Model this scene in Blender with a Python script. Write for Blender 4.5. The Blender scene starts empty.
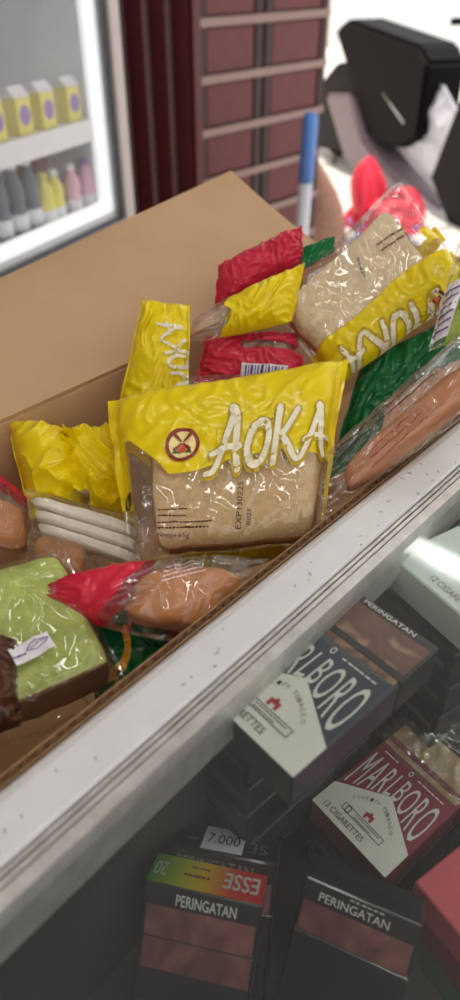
import bpy, bmesh, math, random
from mathutils import Vector, Matrix, noise
C = bpy.context.scene
COL = C.collection
V = Vector
random.seed(7)

# ------------------------------------------------------------------ camera, world, light, exposure
CAM = V((0, 0, 1.25)); FPX = 700.0; PITCH = math.radians(38)
cd = bpy.data.cameras.new('camera'); cam = bpy.data.objects.new('camera', cd); COL.objects.link(cam)
cam.location = CAM; cam.rotation_euler = (math.radians(90) - PITCH, 0, 0)
cd.sensor_fit = 'VERTICAL'; cd.sensor_height = 36; cd.lens = 36 * FPX / 1000; cd.clip_start = .01
cd.dof.use_dof = True; cd.dof.focus_distance = .42; cd.dof.aperture_fstop = 6.3
C.camera = cam
C.view_settings.view_transform = 'Standard'; C.view_settings.look = 'None'
C.view_settings.exposure = 0.12; C.view_settings.gamma = 1.0; C.view_settings.use_curve_mapping = False
C.cycles.use_denoising = True
C.cycles.transparent_max_bounces = 40
C.cycles.max_bounces = 10
C.cycles.sample_clamp_indirect = 6
w = bpy.data.worlds.new('sky'); C.world = w; w.use_nodes = True
bg = w.node_tree.nodes['Background']; bg.inputs[0].default_value = (1, .975, .95, 1); bg.inputs[1].default_value = 1.05
EA = V((.674, .738, 0)); NB = V((-.738, .674, 0))            # the counter's own two directions


def W(a, b, z): return EA * a + NB * b + V((0, 0, z))


sd = bpy.data.lights.new('sun', 'SUN'); sd.energy = 4.0; sd.angle = .03; sd.color = (1, .95, .88)
sun = bpy.data.objects.new('sun', sd); COL.objects.link(sun)
sun.rotation_euler = (EA * .12 + V((0, 0, 1)) + NB * .12).to_track_quat('Z', 'Y').to_euler()


# ------------------------------------------------------------------ photo geometry: where a line of sight meets a real plane
def ray(u, v):
    x = (u - 230) / FPX; y = (500 - v) / FPX; c, s = math.cos(PITCH), math.sin(PITCH)
    return V((x, c + y * s, -s + y * c))


def at_z(px, z):
    r = ray(*px); return CAM + r * ((z - CAM.z) / r.z)


def at_b(px, b):
    r = ray(*px); return CAM + r * ((b - CAM.dot(NB)) / r.dot(NB))


def at_d(px, d): return CAM + ray(*px) * d


def at_plane(px, p0, n):
    r = ray(*px); return CAM + r * ((p0 - CAM).dot(n) / r.dot(n))


# ------------------------------------------------------------------ materials
def nodes(name):
    m = bpy.data.materials.new(name); m.use_nodes = True; nt = m.node_tree
    b = nt.nodes['Principled BSDF']; return m, nt, b, nt.nodes['Material Output']


def N(nt, t, **kw):
    n = nt.nodes.new(t)
    for k, v in kw.items():
        if k in n.inputs: n.inputs[k].default_value = v
        else: setattr(n, k, v)
    return n


def mat(name, col, rough=.5, metal=0, var=.08, scale=30, bump=0, bscale=None, coat=0, emit=None, spec=.5, stretch=None):
    m, nt, b, o = nodes(name); L = nt.links.new
    tc = N(nt, 'ShaderNodeTexCoord'); mp = N(nt, 'ShaderNodeMapping')
    if stretch: mp.inputs['Scale'].default_value = stretch
    L(tc.outputs['Object'], mp.inputs[0])
    nz = N(nt, 'ShaderNodeTexNoise', Scale=scale, Detail=5.0); L(mp.outputs[0], nz.inputs['Vector'])
    rp = N(nt, 'ShaderNodeValToRGB')
    rp.color_ramp.elements[0].position = .3; rp.color_ramp.elements[1].position = .7
    rp.color_ramp.elements[0].color = tuple(max(0, c * (1 - var)) for c in col[:3]) + (1,)
    rp.color_ramp.elements[1].color = tuple(min(1, c * (1 + var)) for c in col[:3]) + (1,)
    L(nz.outputs[0], rp.inputs[0]); L(rp.outputs[0], b.inputs['Base Color'])
    b.inputs['Roughness'].default_value = rough; b.inputs['Metallic'].default_value = metal
    b.inputs['Coat Weight'].default_value = coat; b.inputs['Specular IOR Level'].default_value = spec
    if bump:
        n2 = N(nt, 'ShaderNodeTexNoise', Scale=bscale or scale * 3, Detail=6.0); L(mp.outputs[0], n2.inputs['Vector'])
        bp = N(nt, 'ShaderNodeBump', Strength=bump, Distance=.002); L(n2.outputs[0], bp.inputs['Height'])
        L(bp.outputs[0], b.inputs['Normal'])
    if emit:
        b.inputs['Emission Color'].default_value = (*col[:3], 1); b.inputs['Emission Strength'].default_value = emit
    return m


def crinkle(nt, scale, strength, dist=.002):
    L = nt.links.new
    tc = N(nt, 'ShaderNodeTexCoord')
    n1 = N(nt, 'ShaderNodeTexNoise', Scale=scale, Detail=2.0, Distortion=.6); n1.noise_type = 'RIDGED_MULTIFRACTAL'
    L(tc.outputs['Object'], n1.inputs['Vector'])
    bp = N(nt, 'ShaderNodeBump', Strength=strength, Distance=dist); L(n1.outputs[0], bp.inputs['Height'])
    return bp


def film(name, print_col=None, tint=(.98, .98, .97), gloss=.10, haze=.035, opaque=.95, scale=10, strength=.3):
    """clear plastic film; where the mesh attribute 'band' is above zero the film carries a printed colour"""
    m, nt, b, o = nodes(name); L = nt.links.new
    bp = crinkle(nt, scale, strength)
    tr = N(nt, 'ShaderNodeBsdfTransparent'); tr.inputs[0].default_value = (*tint, 1)
    df = N(nt, 'ShaderNodeBsdfDiffuse'); df.inputs[0].default_value = (.9, .9, .9, 1)
    gl = N(nt, 'ShaderNodeBsdfGlossy', Roughness=.09); gl.inputs[0].default_value = (1, 1, 1, 1); L(bp.outputs[0], gl.inputs['Normal'])
    lw = N(nt, 'ShaderNodeLayerWeight', Blend=.25); L(bp.outputs[0], lw.inputs['Normal'])
    mr = N(nt, 'ShaderNodeMapRange'); mr.inputs['To Min'].default_value = gloss * .6; mr.inputs['To Max'].default_value = .5
    L(lw.outputs['Fresnel'], mr.inputs['Value'])
    m0 = N(nt, 'ShaderNodeMixShader', Fac=haze); L(tr.outputs[0], m0.inputs[1]); L(df.outputs[0], m0.inputs[2])
    m1 = N(nt, 'ShaderNodeMixShader'); L(mr.outputs[0], m1.inputs[0]); L(m0.outputs[0], m1.inputs[1]); L(gl.outputs[0], m1.inputs[2])
    out = m1
    if print_col:
        b.inputs['Base Color'].default_value = (*print_col, 1); b.inputs['Roughness'].default_value = .3
        b.inputs['Coat Weight'].default_value = .35; b.inputs['Coat Roughness'].default_value = .1; b.inputs['Specular IOR Level'].default_value = .25
        L(bp.outputs[0], b.inputs['Normal']); L(bp.outputs[0], b.inputs['Coat Normal'])
        t2 = N(nt, 'ShaderNodeBsdfTransparent'); t2.inputs[0].default_value = (*print_col, 1)
        tl = N(nt, 'ShaderNodeBsdfTranslucent'); tl.inputs[0].default_value = (*print_col, 1)
        ma = N(nt, 'ShaderNodeMixShader', Fac=.12); L(b.outputs[0], ma.inputs[1]); L(tl.outputs[0], ma.inputs[2])
        mp = N(nt, 'ShaderNodeMixShader', Fac=opaque); L(t2.outputs[0], mp.inputs[1]); L(ma.outputs[0], mp.inputs[2])
        at = N(nt, 'ShaderNodeAttribute'); at.attribute_name = 'band'
        r2 = N(nt, 'ShaderNodeMapRange'); r2.inputs['From Min'].default_value = -.012; r2.inputs['From Max'].default_value = .012
        L(at.outputs['Fac'], r2.inputs['Value'])
        m2 = N(nt, 'ShaderNodeMixShader'); L(r2.outputs[0], m2.inputs[0]); L(m1.outputs[0], m2.inputs[1]); L(mp.outputs[0], m2.inputs[2])
        out = m2
    L(out.outputs[0], o.inputs[0])
    return m


def glass(name, tint=(.93, .95, .94), refl=1.0, dust=0.02):
    m, nt, b, o = nodes(name); L = nt.links.new
    tr = N(nt, 'ShaderNodeBsdfTransparent'); tr.inputs[0].default_value = (*tint, 1)
    gl = N(nt, 'ShaderNodeBsdfGlossy', Roughness=.04)
    fr = N(nt, 'ShaderNodeFresnel', IOR=1.45)
    mu = N(nt, 'ShaderNodeMath', operation='MULTIPLY'); mu.inputs[1].default_value = refl; ge = N(nt, 'ShaderNodeNewGeometry'); fb = N(nt, 'ShaderNodeMath', operation='MULTIPLY_ADD'); fb.inputs[1].default_value = -1; fb.inputs[2].default_value = 1
    L(ge.outputs['Backfacing'], fb.inputs[0]); ff_ = N(nt, 'ShaderNodeMath', operation='MULTIPLY'); L(fr.outputs[0], ff_.inputs[0]); L(fb.outputs[0], ff_.inputs[1]); L(ff_.outputs[0], mu.inputs[0])
    df = N(nt, 'ShaderNodeBsdfDiffuse'); df.inputs[0].default_value = (.8, .8, .8, 1)
    tc = N(nt, 'ShaderNodeTexCoord'); nz = N(nt, 'ShaderNodeTexNoise', Scale=9.0, Detail=8.0); L(tc.outputs['Object'], nz.inputs['Vector'])
    mr = N(nt, 'ShaderNodeMapRange'); mr.inputs['From Min'].default_value = .35; mr.inputs['From Max'].default_value = .75
    mr.inputs['To Min'].default_value = dust * .4; mr.inputs['To Max'].default_value = dust * 1.6; L(nz.outputs[0], mr.inputs['Value'])
    m0 = N(nt, 'ShaderNodeMixShader'); L(mr.outputs[0], m0.inputs[0]); L(tr.outputs[0], m0.inputs[1]); L(df.outputs[0], m0.inputs[2])
    m1 = N(nt, 'ShaderNodeMixShader'); L(mu.outputs[0], m1.inputs[0]); L(m0.outputs[0], m1.inputs[1]); L(gl.outputs[0], m1.inputs[2])
    L(m1.outputs[0], o.inputs[0]); return m


def lin(r, g, b):
    f = lambda c: (c / 255 / 12.92) if c <= 10 else ((c / 255 + .055) / 1.055) ** 2.4
    return (f(r), f(g), f(b))


YEL = lin(255, 228, 16); RED = lin(230, 44, 74); GRN = lin(8, 122, 66)
M = dict(
    clear=film('clear_film'),
    clear2=film('clear_film_crisp', gloss=.08, haze=.02, strength=.32, scale=11),
    yellow=film('yellow_print_film', YEL), yellow_full=film('yellow_film', YEL, opaque=.97),
    red=film('red_print_film', RED), pinkred=film('pink_red_film', lin(232, 52, 84), opaque=.9),
    green=film('green_print_film', GRN), dgreen=film('dark_green_film', lin(6, 112, 58), opaque=.97),
    lime=film('lime_print_film', lin(176, 196, 92), opaque=.8), brownf=film('brown_print_film', lin(96, 58, 40)), maroon=film('maroon_film', lin(140, 20, 60), opaque=.95),
    crumb=mat('bread_crumb', lin(216, 183, 132), .9, var=.10, scale=220, bump=.35, bscale=500),
    crumb_w=mat('white_bread_crumb', lin(244, 236, 222), .9, var=.05, scale=220, bump=.3, bscale=500),
    crumb_t=mat('toast_bread_crumb', lin(236, 214, 176), .9, var=.08, scale=200, bump=.35, bscale=480),
    crust=mat('bread_crust', lin(190, 128, 66), .65, var=.22, scale=60, bump=.3, bscale=300),
    crust_l=mat('light_crust', lin(206, 138, 80), .6, var=.2, scale=45, bump=.3, bscale=260),
    crust_o=mat('olive_crust', lin(146, 104, 60), .7, var=.25, scale=90, bump=.4, bscale=420), roll=mat('roll_crust', lin(186, 116, 66), .5, var=.15, scale=40, bump=.2, bscale=240),
    crust_d=mat('dark_crust', lin(140, 82, 50), .7, var=.25, scale=90, bump=.4, bscale=420),
    pandan=mat('pandan_crumb', lin(182, 196, 100), .9, var=.2, scale=90, bump=.35, bscale=480),
    card=mat('cardboard', lin(196, 160, 122), .85, var=.05, scale=14, bump=.06, bscale=300, stretch=(1, 1, 1)),
    card_edge=mat('cardboard_edge', lin(164, 128, 92), .9, var=.15, scale=200),
    flute=mat('cardboard_flute', lin(130, 96, 66), .9, var=.2, scale=200),
    white_alu=mat('white_painted_aluminium', lin(226, 226, 228), .38, var=.03, scale=60, bump=.05, bscale=160),
    alu=mat('brushed_aluminium', lin(206, 204, 200), .42, .55, var=.14, scale=120, bump=.12, bscale=400),
    groove=mat('dark_groove', lin(52, 46, 44), .7, var=.1),
    scuff=mat('scuff_mark', lin(164, 160, 158), .7, var=.3, scale=200),
    case_in=mat('case_floor_laminate', lin(58, 55, 55), .5, var=.14, scale=18),
    case_dk=mat('case_inner_panel', lin(70, 68, 68), .5, var=.1),
    case_out=mat('case_panel', lin(190, 190, 190), .5, var=.04),
    glass=glass('case_glass', refl=1.0, dust=.018), fglass=glass('fridge_glass', tint=(.97, .965, .975), refl=.7, dust=.04),
    floor=mat('floor_tile', lin(224, 220, 212), .35, var=.05, scale=4),
    plaster=mat('plaster', lin(196, 188, 178), .85, var=.04, scale=5),
    ceil=mat('ceiling_paint', lin(168, 164, 160), .9, var=.03, scale=5),
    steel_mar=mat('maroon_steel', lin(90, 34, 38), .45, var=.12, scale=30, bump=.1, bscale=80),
    steel_dk=mat('dark_maroon_steel', lin(50, 20, 24), .5, var=.12, scale=20),  # darker maroon; on the folded leaves it paints their shade
    strap=mat('grey_steel_strap', lin(150, 124, 120), .45, .2, var=.08),
    fr_grey=mat('fridge_frame_grey', lin(196, 184, 182), .45, var=.04),
    fr_white=mat('fridge_liner', lin(236, 238, 240), .4, var=.02), gasket=mat('rubber_gasket', lin(74, 76, 82), .6),
    lamp=mat('lamp_diffuser', (1, .99, .97), .5, var=0, emit=16), fglow=mat('fridge_glow', (.92, .97, 1), .5, var=0, emit=.5),
    black=mat('black_plastic', lin(17, 16, 19), .45, var=.1, spec=.12), blackm=mat('matte_black', lin(14, 13, 15), .6, var=.1, spec=.12),
    sc_grey=mat('scooter_grey_trim', lin(122, 106, 112), .35, var=.1), rubber=mat('tyre_rubber', lin(24, 24, 24), .8),
    bagw=film('white_bag_film', lin(232, 232, 240), opaque=.85), chrome=mat('chrome', lin(220, 220, 220), .15, 1),
    bag_red=film('red_bag_film', lin(240, 58, 86), opaque=.9), bucket=mat('blue_plastic', lin(120, 136, 224), .35, var=.05),
    sack=mat('brown_sack', lin(158, 120, 104), .9, var=.2, scale=60, bump=.4, bscale=300),
    pblue=mat('blue_wrap', lin(96, 146, 226), .35, var=.05), pwhite=mat('white_pipe', lin(226, 226, 238), .35, var=.03),
    ink=mat('dark_ink', lin(58, 42, 40), .5, var=0), inkb=mat('brown_ink', lin(112, 60, 40), .5, var=0), inkg=mat('green_ink', lin(30, 84, 62), .5, var=0),
    inkr=mat('red_ink', lin(150, 64, 40), .5, var=0),
    letter=mat('letter_white', lin(244, 236, 208), .45, var=.01), shade=mat('letter_outline', lin(196, 164, 8), .4, var=0),
    em_ring=mat('emblem_brown', lin(140, 48, 22), .4, var=0), em_cream=mat('emblem_cream', lin(246, 226, 150), .4, var=0),
    em_red=mat('emblem_orange', lin(216, 92, 24), .4, var=0), em_green=mat('emblem_green', lin(24, 104, 48), .4, var=0),
    paper=mat('paper_label', lin(236, 232, 238), .6, var=.02), purple=mat('purple_ink', lin(96, 66, 150), .5, var=0),
    arc=mat('orange_yellow_ink', lin(226, 160, 20), .4, var=.03),
    navy=mat('navy_card', lin(46, 53, 72), .35, var=.06, coat=.3), offwhite=mat('offwhite_card', lin(226, 224, 214), .4, var=.02, coat=.3),
    burg=mat('burgundy_card', lin(138, 50, 62), .35, var=.06, coat=.3), mint=mat('pale_mint_card', lin(226, 234, 228), .35, var=.02, coat=.3),
    bcard=mat('black_card', lin(30, 28, 32), .35, var=.08, coat=.3), gcard=mat('grey_card', lin(48, 46, 49), .4, var=.12, scale=90),
    pinkc=mat('pink_card', lin(206, 88, 98), .4, var=.03), greenc=mat('green_card', lin(70, 110, 80), .4, var=.05),
    silver=mat('silver_ink', lin(224, 222, 218), .35, .2, var=0), greyink=mat('grey_ink', lin(120, 118, 116), .5, var=0),
    redtab=mat('red_ink_emblem', lin(176, 44, 54), .4, var=0),
    wbag=film('cellophane', gloss=.22, haze=.05, strength=.8, scale=60),
)


def picture_mat(name, cols, scale=40):
    m, nt, b, o = nodes(name); L = nt.links.new
    tc = N(nt, 'ShaderNodeTexCoord'); nz = N(nt, 'ShaderNodeTexNoise', Scale=scale, Detail=3.0, Distortion=.8); L(tc.outputs['Object'], nz.inputs['Vector'])
    rp = N(nt, 'ShaderNodeValToRGB'); e = rp.color_ramp.elements
    e[0].position = .3; e[0].color = (*cols[0], 1); e[1].position = .7; e[1].color = (*cols[-1], 1)
    for i, c in enumerate(cols[1:-1]):
        x = e.new(.3 + .4 * (i + 1) / (len(cols) - 1)); x.color = (*c, 1)
    L(nz.outputs[0], rp.inputs[0]); L(rp.outputs[0], b.inputs['Base Color']); b.inputs['Roughness'].default_value = .35
    return m


M['pic'] = picture_mat('brown_photo_print', [lin(66, 44, 40), lin(120, 78, 60), lin(104, 64, 66), lin(168, 130, 92)], 55)
M['pic2'] = picture_mat('tan_photo_print', [lin(150, 112, 70), lin(190, 160, 120), lin(212, 196, 170)], 40)
M['pic3'] = picture_mat('dark_red_photo_print', [lin(60, 36, 40), lin(120, 70, 72), lin(150, 96, 90)], 45)


def gradient_mat():
    m, nt, b, o = nodes('green_to_red_card'); L = nt.links.new
    tc = N(nt, 'ShaderNodeTexCoord'); sx = N(nt, 'ShaderNodeSeparateXYZ'); L(tc.outputs['Object'], sx.inputs[0])
    mr = N(nt, 'ShaderNodeMapRange'); mr.inputs['From Min'].default_value = 0; mr.inputs['From Max'].default_value = .056; L(sx.outputs[0], mr.inputs['Value'])
    rp = N(nt, 'ShaderNodeValToRGB'); e = rp.color_ramp.elements
    e[0].position = 0; e[0].color = (*lin(70, 150, 60), 1); e[1].position = 1; e[1].color = (*lin(200, 30, 44), 1)
    for p, c in ((.25, lin(176, 190, 50)), (.45, lin(226, 190, 40)), (.7, lin(214, 70, 40))):
        x = e.new(p); x.color = (*c, 1)
    L(mr.outputs[0], rp.inputs[0]); L(rp.outputs[0], b.inputs['Base Color']); b.inputs['Roughness'].default_value = .35
    return m


M['grad'] = gradient_mat()


def door_panel_mat():
    m = mat('maroon_embossed_panel', lin(102, 43, 47), .5, var=.1, scale=20); nt = m.node_tree; L = nt.links.new
    tc = N(nt, 'ShaderNodeTexCoord'); mp = N(nt, 'ShaderNodeMapping'); mp.inputs['Rotation'].default_value = (0, math.radians(45), 0)
    L(tc.outputs['Object'], mp.inputs[0])
    wv = N(nt, 'ShaderNodeTexWave', Scale=22.0, Distortion=.5); L(mp.outputs[0], wv.inputs['Vector'])
    bp = N(nt, 'ShaderNodeBump', Strength=.5, Distance=.004); L(wv.outputs[1], bp.inputs['Height'])
    L(bp.outputs[0], nt.nodes['Principled BSDF'].inputs['Normal']); return m


M['panel'] = door_panel_mat()

# ------------------------------------------------------------------ object helpers
WM = {}


def thing(name, label, cat, M4=None, loc=None, group=None):
    o = bpy.data.objects.new(name, None); COL.objects.link(o)
    o.empty_display_size = .02
    m = M4 if M4 is not None else Matrix.Translation(loc or V((0, 0, 0)))
    o.matrix_world = m; WM[o.name] = m.copy()
    o['label'] = label; o['category'] = cat
    if group: o['group'] = group
    return o


def mk(name, vf, m, parent=None, smooth=True, local=False, attr=None, kind=None):
    """one mesh object; vf in world space, or in the parent's own space when local"""
    vs, fs = vf[0], vf[1]
    me = bpy.data.meshes.new(name)
    if parent is not None and not local:
        inv = WM[parent.name].inverted(); vs = [inv @ V(v) for v in vs]
    me.from_pydata([tuple(v) for v in vs], [], fs); me.update()
    if isinstance(m, (list, tuple)):
        for x in m: me.materials.append(x)
        for p, i in zip(me.polygons, vf[2]): p.material_index = i
    else: me.materials.append(m)
    if smooth:
        for p in me.polygons: p.use_smooth = True
    if attr:
        a = me.attributes.new('band', 'FLOAT', 'POINT'); a.data.foreach_set('value', attr)
    o = bpy.data.objects.new(name, me); COL.objects.link(o)
    if parent is not None:
        o.parent = parent; WM[o.name] = WM[parent.name]
    else: WM[o.name] = Matrix.Identity(4)
    if kind: o['kind'] = kind
    return o


def tag(o, label, cat, group=None):
    o['label'] = label; o['category'] = cat
    if group: o['group'] = group
    return o


def join(*parts):
    vs, fs, mi = [], [], []
    for p in parts:
        k = len(vs); vs += [V(v) for v in p[0]]; fs += [[i + k for i in f] for f in p[1]]
        mi += list(p[2]) if len(p) > 2 else [0] * len(p[1])
    return vs, fs, mi


def xf(vf, mtx): return ([mtx @ V(v) for v in vf[0]],) + tuple(vf[1:])


def slot(vf, i): return vf[0], vf[1], [i] * len(vf[1])


def box(x0, x1, y0, y1, z0, z1, bev=0, seg=2):
    bm = bmesh.new(); bmesh.ops.create_cube(bm, size=1)
    for v in bm.verts:
        v.co = V((x0 + (v.co.x + .5) * (x1 - x0), y0 + (v.co.y + .5) * (y1 - y0), z0 + (v.co.z + .5) * (z1 - z0)))
    if bev: bmesh.ops.bevel(bm, geom=bm.edges[:], offset=bev, segments=seg, affect='EDGES', profile=.5)
    r = bm2(bm); return r


def bm2(bm):
    bm.normal_update(); bm.verts.index_update()
    r = ([v.co.copy() for v in bm.verts], [[v.index for v in f.verts] for f in bm.faces]); bm.free(); return r


def wbox(a0, a1, b0, b1, z0, z1, bev=0):
    vs, fs = box(a0, a1, b0, b1, z0, z1, bev)
    return [W(*v) for v in vs], fs


def tube(pts, rad, seg=12, closed_ends=True):
    pts = [V(p) for p in pts]; vs, fs = [], []
    rs = rad if isinstance(rad, (list, tuple)) else [rad] * len(pts)
    t0 = (pts[1] - pts[0]).normalized(); up = V((0, 0, 1)) if abs(t0.z) < .9 else V((1, 0, 0)); x = t0.cross(up).normalized()
    for i, p in enumerate(pts):
        t = (pts[min(i + 1, len(pts) - 1)] - pts[max(i - 1, 0)]).normalized()
        x = (x - t * x.dot(t)).normalized(); y = t.cross(x)
        for k in range(seg):
            a = 2 * math.pi * k / seg; vs.append(p + (x * math.cos(a) + y * math.sin(a)) * rs[i])
    for i in range(len(pts) - 1):
        for k in range(seg):
            fs.append([i * seg + k, i * seg + (k + 1) % seg, (i + 1) * seg + (k + 1) % seg, (i + 1) * seg + k])
    if closed_ends:
        fs.append(list(range(seg))[::-1]); fs.append([(len(pts) - 1) * seg + k for k in range(seg)])
    return vs, fs


def lathe(prof, seg=20):
    vs, fs = [], []
    for r, z in prof:
        for k in range(seg):
            a = 2 * math.pi * k / seg; vs.append(V((r * math.cos(a), r * math.sin(a), z)))
    for i in range(len(prof) - 1):
        for k in range(seg):
            fs.append([i * seg + k, i * seg + (k + 1) % seg, (i + 1) * seg + (k + 1) % seg, (i + 1) * seg + k])
    fs.append(list(range(seg))[::-1]); fs.append([(len(prof) - 1) * seg + k for k in range(seg)])
    return vs, fs


def prism(poly, n, t):
    """a convex or plain outline extruded along n by t"""
    k = len(poly); vs = [V(p) for p in poly] + [V(p) + n * t for p in poly]
    fs = [list(range(k))[::-1], list(range(k, 2 * k))] + [[i, (i + 1) % k, k + (i + 1) % k, k + i] for i in range(k)]
    bm = bmesh.new(); bvs = [bm.verts.new(v) for v in vs]
    for f in fs: bm.faces.new([bvs[i] for i in f])
    bmesh.ops.recalc_face_normals(bm, faces=bm.faces[:])
    bmesh.ops.bevel(bm, geom=bm.edges[:], offset=abs(t) * .08, segments=2, affect='EDGES')
    return bm2(bm)


# ------------------------------------------------------------------ flat artwork in its own (a, b) plane
_tc = {}


def text2d(s, bold=0.0, shear=0.0, spacing=1.0):
    k = (s, bold, shear, spacing)
    if k in _tc: return _tc[k]
    cu = bpy.data.curves.new('t', 'FONT'); cu.body = s; cu.size = 1; cu.offset = bold; cu.shear = shear; cu.space_character = spacing
    cu.resolution_u = 3
    o = bpy.data.objects.new('t', cu); COL.objects.link(o)
    bpy.context.view_layer.update()
    me = o.evaluated_get(bpy.context.evaluated_depsgraph_get()).to_mesh()
    vs = [V((v.co.x, v.co.y)) for v in me.vertices]; fs = [list(p.vertices) for p in me.polygons]
    o.evaluated_get(bpy.context.evaluated_depsgraph_get()).to_mesh_clear()
    bpy.data.objects.remove(o); bpy.data.curves.remove(cu)
    x0 = min(v.x for v in vs); x1 = max(v.x for v in vs); y0 = min(v.y for v in vs); y1 = max(v.y for v in vs)
    vs = [V(((v.x - x0) / (x1 - x0), (v.y - y0) / (y1 - y0))) for v in vs]
    _tc[k] = (vs, fs, (x1 - x0) / (y1 - y0)); return _tc[k]


def T2(s, x0, y0, x1, y1, **kw):
    vs, fs, r = text2d(s, **kw)
    return [V((x0 + v.x * (x1 - x0), y0 + v.y * (y1 - y0))) for v in vs], fs


def D2(x0, y0, x1, y1, n=9, seed=1):
    """a line of print too small to read: a row of short dashes"""
    y1 = y0 + (y1 - y0) * .6; rnd = random.Random(seed); ps = []; x = x0; st = (x1 - x0) / n
    for k in range(n):
        wd_ = st * rnd.uniform(.65, .92); ps.append(poly2([(x, y0), (x + wd_, y0), (x + wd_, y1), (x, y1)], 2)); x += st
    return j2(*ps)


def disc2(cx, cy, r, r0=0, seg=24):
    vs, fs = [], []; rings = [r0, (r0 + r) / 2, r]
    for q in rings:
        for k in range(seg):
            a = 2 * math.pi * k / seg; vs.append(V((cx + q * math.cos(a), cy + q * math.sin(a))))
    for i in range(2):
        for k in range(seg):
            fs.append([i * seg + k, (i + 1) * seg + k, (i + 1) * seg + (k + 1) % seg, i * seg + (k + 1) % seg])
    return vs, fs


def poly2(pts, n=6):
    """quad outline as a fine grid; more corners as one face"""
    p = [V(q) for q in pts]
    if len(p) != 4: return p, [list(range(len(p)))]
    vs, fs = [], []
    for j in range(n + 1):
        for i in range(n + 1):
            s, t = i / n, j / n; vs.append((p[0] * (1 - s) + p[1] * s) * (1 - t) + (p[3] * (1 - s) + p[2] * s) * t)
    for j in range(n):
        for i in range(n): k = j * (n + 1) + i; fs.append([k, k + 1, k + n + 2, k + n + 1])
    return vs, fs


def stroke2(pts, wd, sub=8):
    p = [V(q) for q in pts]
    # Catmull-Rom refinement
    q = []
    for i in range(len(p) - 1):
        a = p[max(i - 1, 0)]; b = p[i]; c = p[i + 1]; d = p[min(i + 2, len(p) - 1)]
        for k in range(sub):
            t = k / sub
            q.append(.5 * ((2 * b) + (c - a) * t + (2 * a - 5 * b + 4 * c - d) * t * t + (3 * b - a - 3 * c + d) * t ** 3))
    q.append(p[-1]); vs, fs = [], []
    for i, x in enumerate(q):
        t = (q[min(i + 1, len(q) - 1)] - q[max(i - 1, 0)]).normalized(); nn = V((-t.y, t.x))
        w_ = wd[0] + (wd[1] - wd[0]) * i / (len(q) - 1) if isinstance(wd, tuple) else wd
        vs += [x + nn * w_ / 2, x - nn * w_ / 2]
    for i in range(len(q) - 1): fs.append([2 * i, 2 * i + 1, 2 * i + 3, 2 * i + 2])
    for e, w_ in ((q[0], wd[0] if isinstance(wd, tuple) else wd), (q[-1], wd[1] if isinstance(wd, tuple) else wd)):
        d = disc2(e.x, e.y, w_ / 2, 0, 10); k = len(vs); vs += d[0]; fs += [[i + k for i in f] for f in d[1]]
    return vs, fs


def j2(*ps):
    vs, fs = [], []
    for p in ps:
        k = len(vs); vs += list(p[0]); fs += [[i + k for i in f] for f in p[1]]
    return vs, fs


def xf2(p, ox, oy, sx, sy, rot=0):
    c, s = math.cos(rot), math.sin(rot)
    return [V((ox + sx * (v.x * c - v.y * s), oy + sy * (v.x * s + v.y * c))) for v in p[0]], p[1]


def aoka(extra=0.0):
    """brush-style word AOKA on a unit-high line, about 2.75 wide"""
    e = extra; S = []
    def s(pts, wd): S.append(stroke2(pts, (wd[0] + e, wd[1] + e)))
    s([(.0, .02), (.22, .1), (.45, .75), (.56, 1.08)], (.10, .17)); s([(.5, 1.12), (.62, .95), (.66, .4), (.74, .02)], (.16, .14)); s([(.1, .36), (.4, .44), (.74, .42)], (.10, .12))
    s([(1.2, .78), (1.02, .7), (.92, .35), (1.05, .06), (1.28, .1), (1.4, .45), (1.34, .74), (1.16, .80)], (.15, .13))
    s([(1.6, .98), (1.58, .5), (1.56, .02)], (.15, .13)); s([(2.02, .9), (1.8, .6), (1.62, .46)], (.12, .13)); s([(1.7, .48), (1.9, .25), (2.06, .02), (2.2, .04)], (.14, .09))
    s([(2.2, .04), (2.34, .3), (2.5, .72), (2.56, .9)], (.10, .15)); s([(2.52, .92), (2.6, .7), (2.64, .3), (2.74, .06)], (.15, .11)); s([(2.24, .34), (2.45, .4), (2.78, .36)], (.09, .10))
    return j2(*S)


def emblem_parts():
    ring = disc2(0, 0, 1, .78, 36); cream = disc2(0, 0, .78)
    sails = j2(*[stroke2([(math.cos(a) * .1, .12 + math.sin(a) * .1), (math.cos(a) * .58, .12 + math.sin(a) * .58)], (.08, .22)) for a in (.75, 2.35, 3.9, 5.5)])
    body = poly2([(-.26, -.46), (.26, -.46), (.13, .1), (-.13, .1)]); base = poly2([(-.6, -.5), (.6, -.5), (.5, -.36), (-.5, -.36)])
    return dict(ring=ring, cream=cream, sails=sails, body=body, base=base)


def leaf2():
    """pointed leaf with veins, as on the printed paper sticker"""
    out = j2(stroke2([(-.9, -.1), (-.5, .35), (.1, .5), (.9, .3)], .09), stroke2([(.9, .3), (.6, -.25), (.0, -.5), (-.55, -.4), (-.9, -.1)], .09),
             stroke2([(-.6, -.1), (0, .22), (.7, .26)], .06), stroke2([(-.55, -.25), (0, -.02), (.6, .12)], .06))
    return out


# ------------------------------------------------------------------ film pouches: a packed loaf is wrapper + bread + print
def unit(*v): return V(v).normalized()


def facing(px, k=.6, tilt=(0, 0, 0)):
    c = -ray(*px).normalized(); return (c * k + V((0, 0, 1 - k)) + V(tilt)).normalized()


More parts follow.
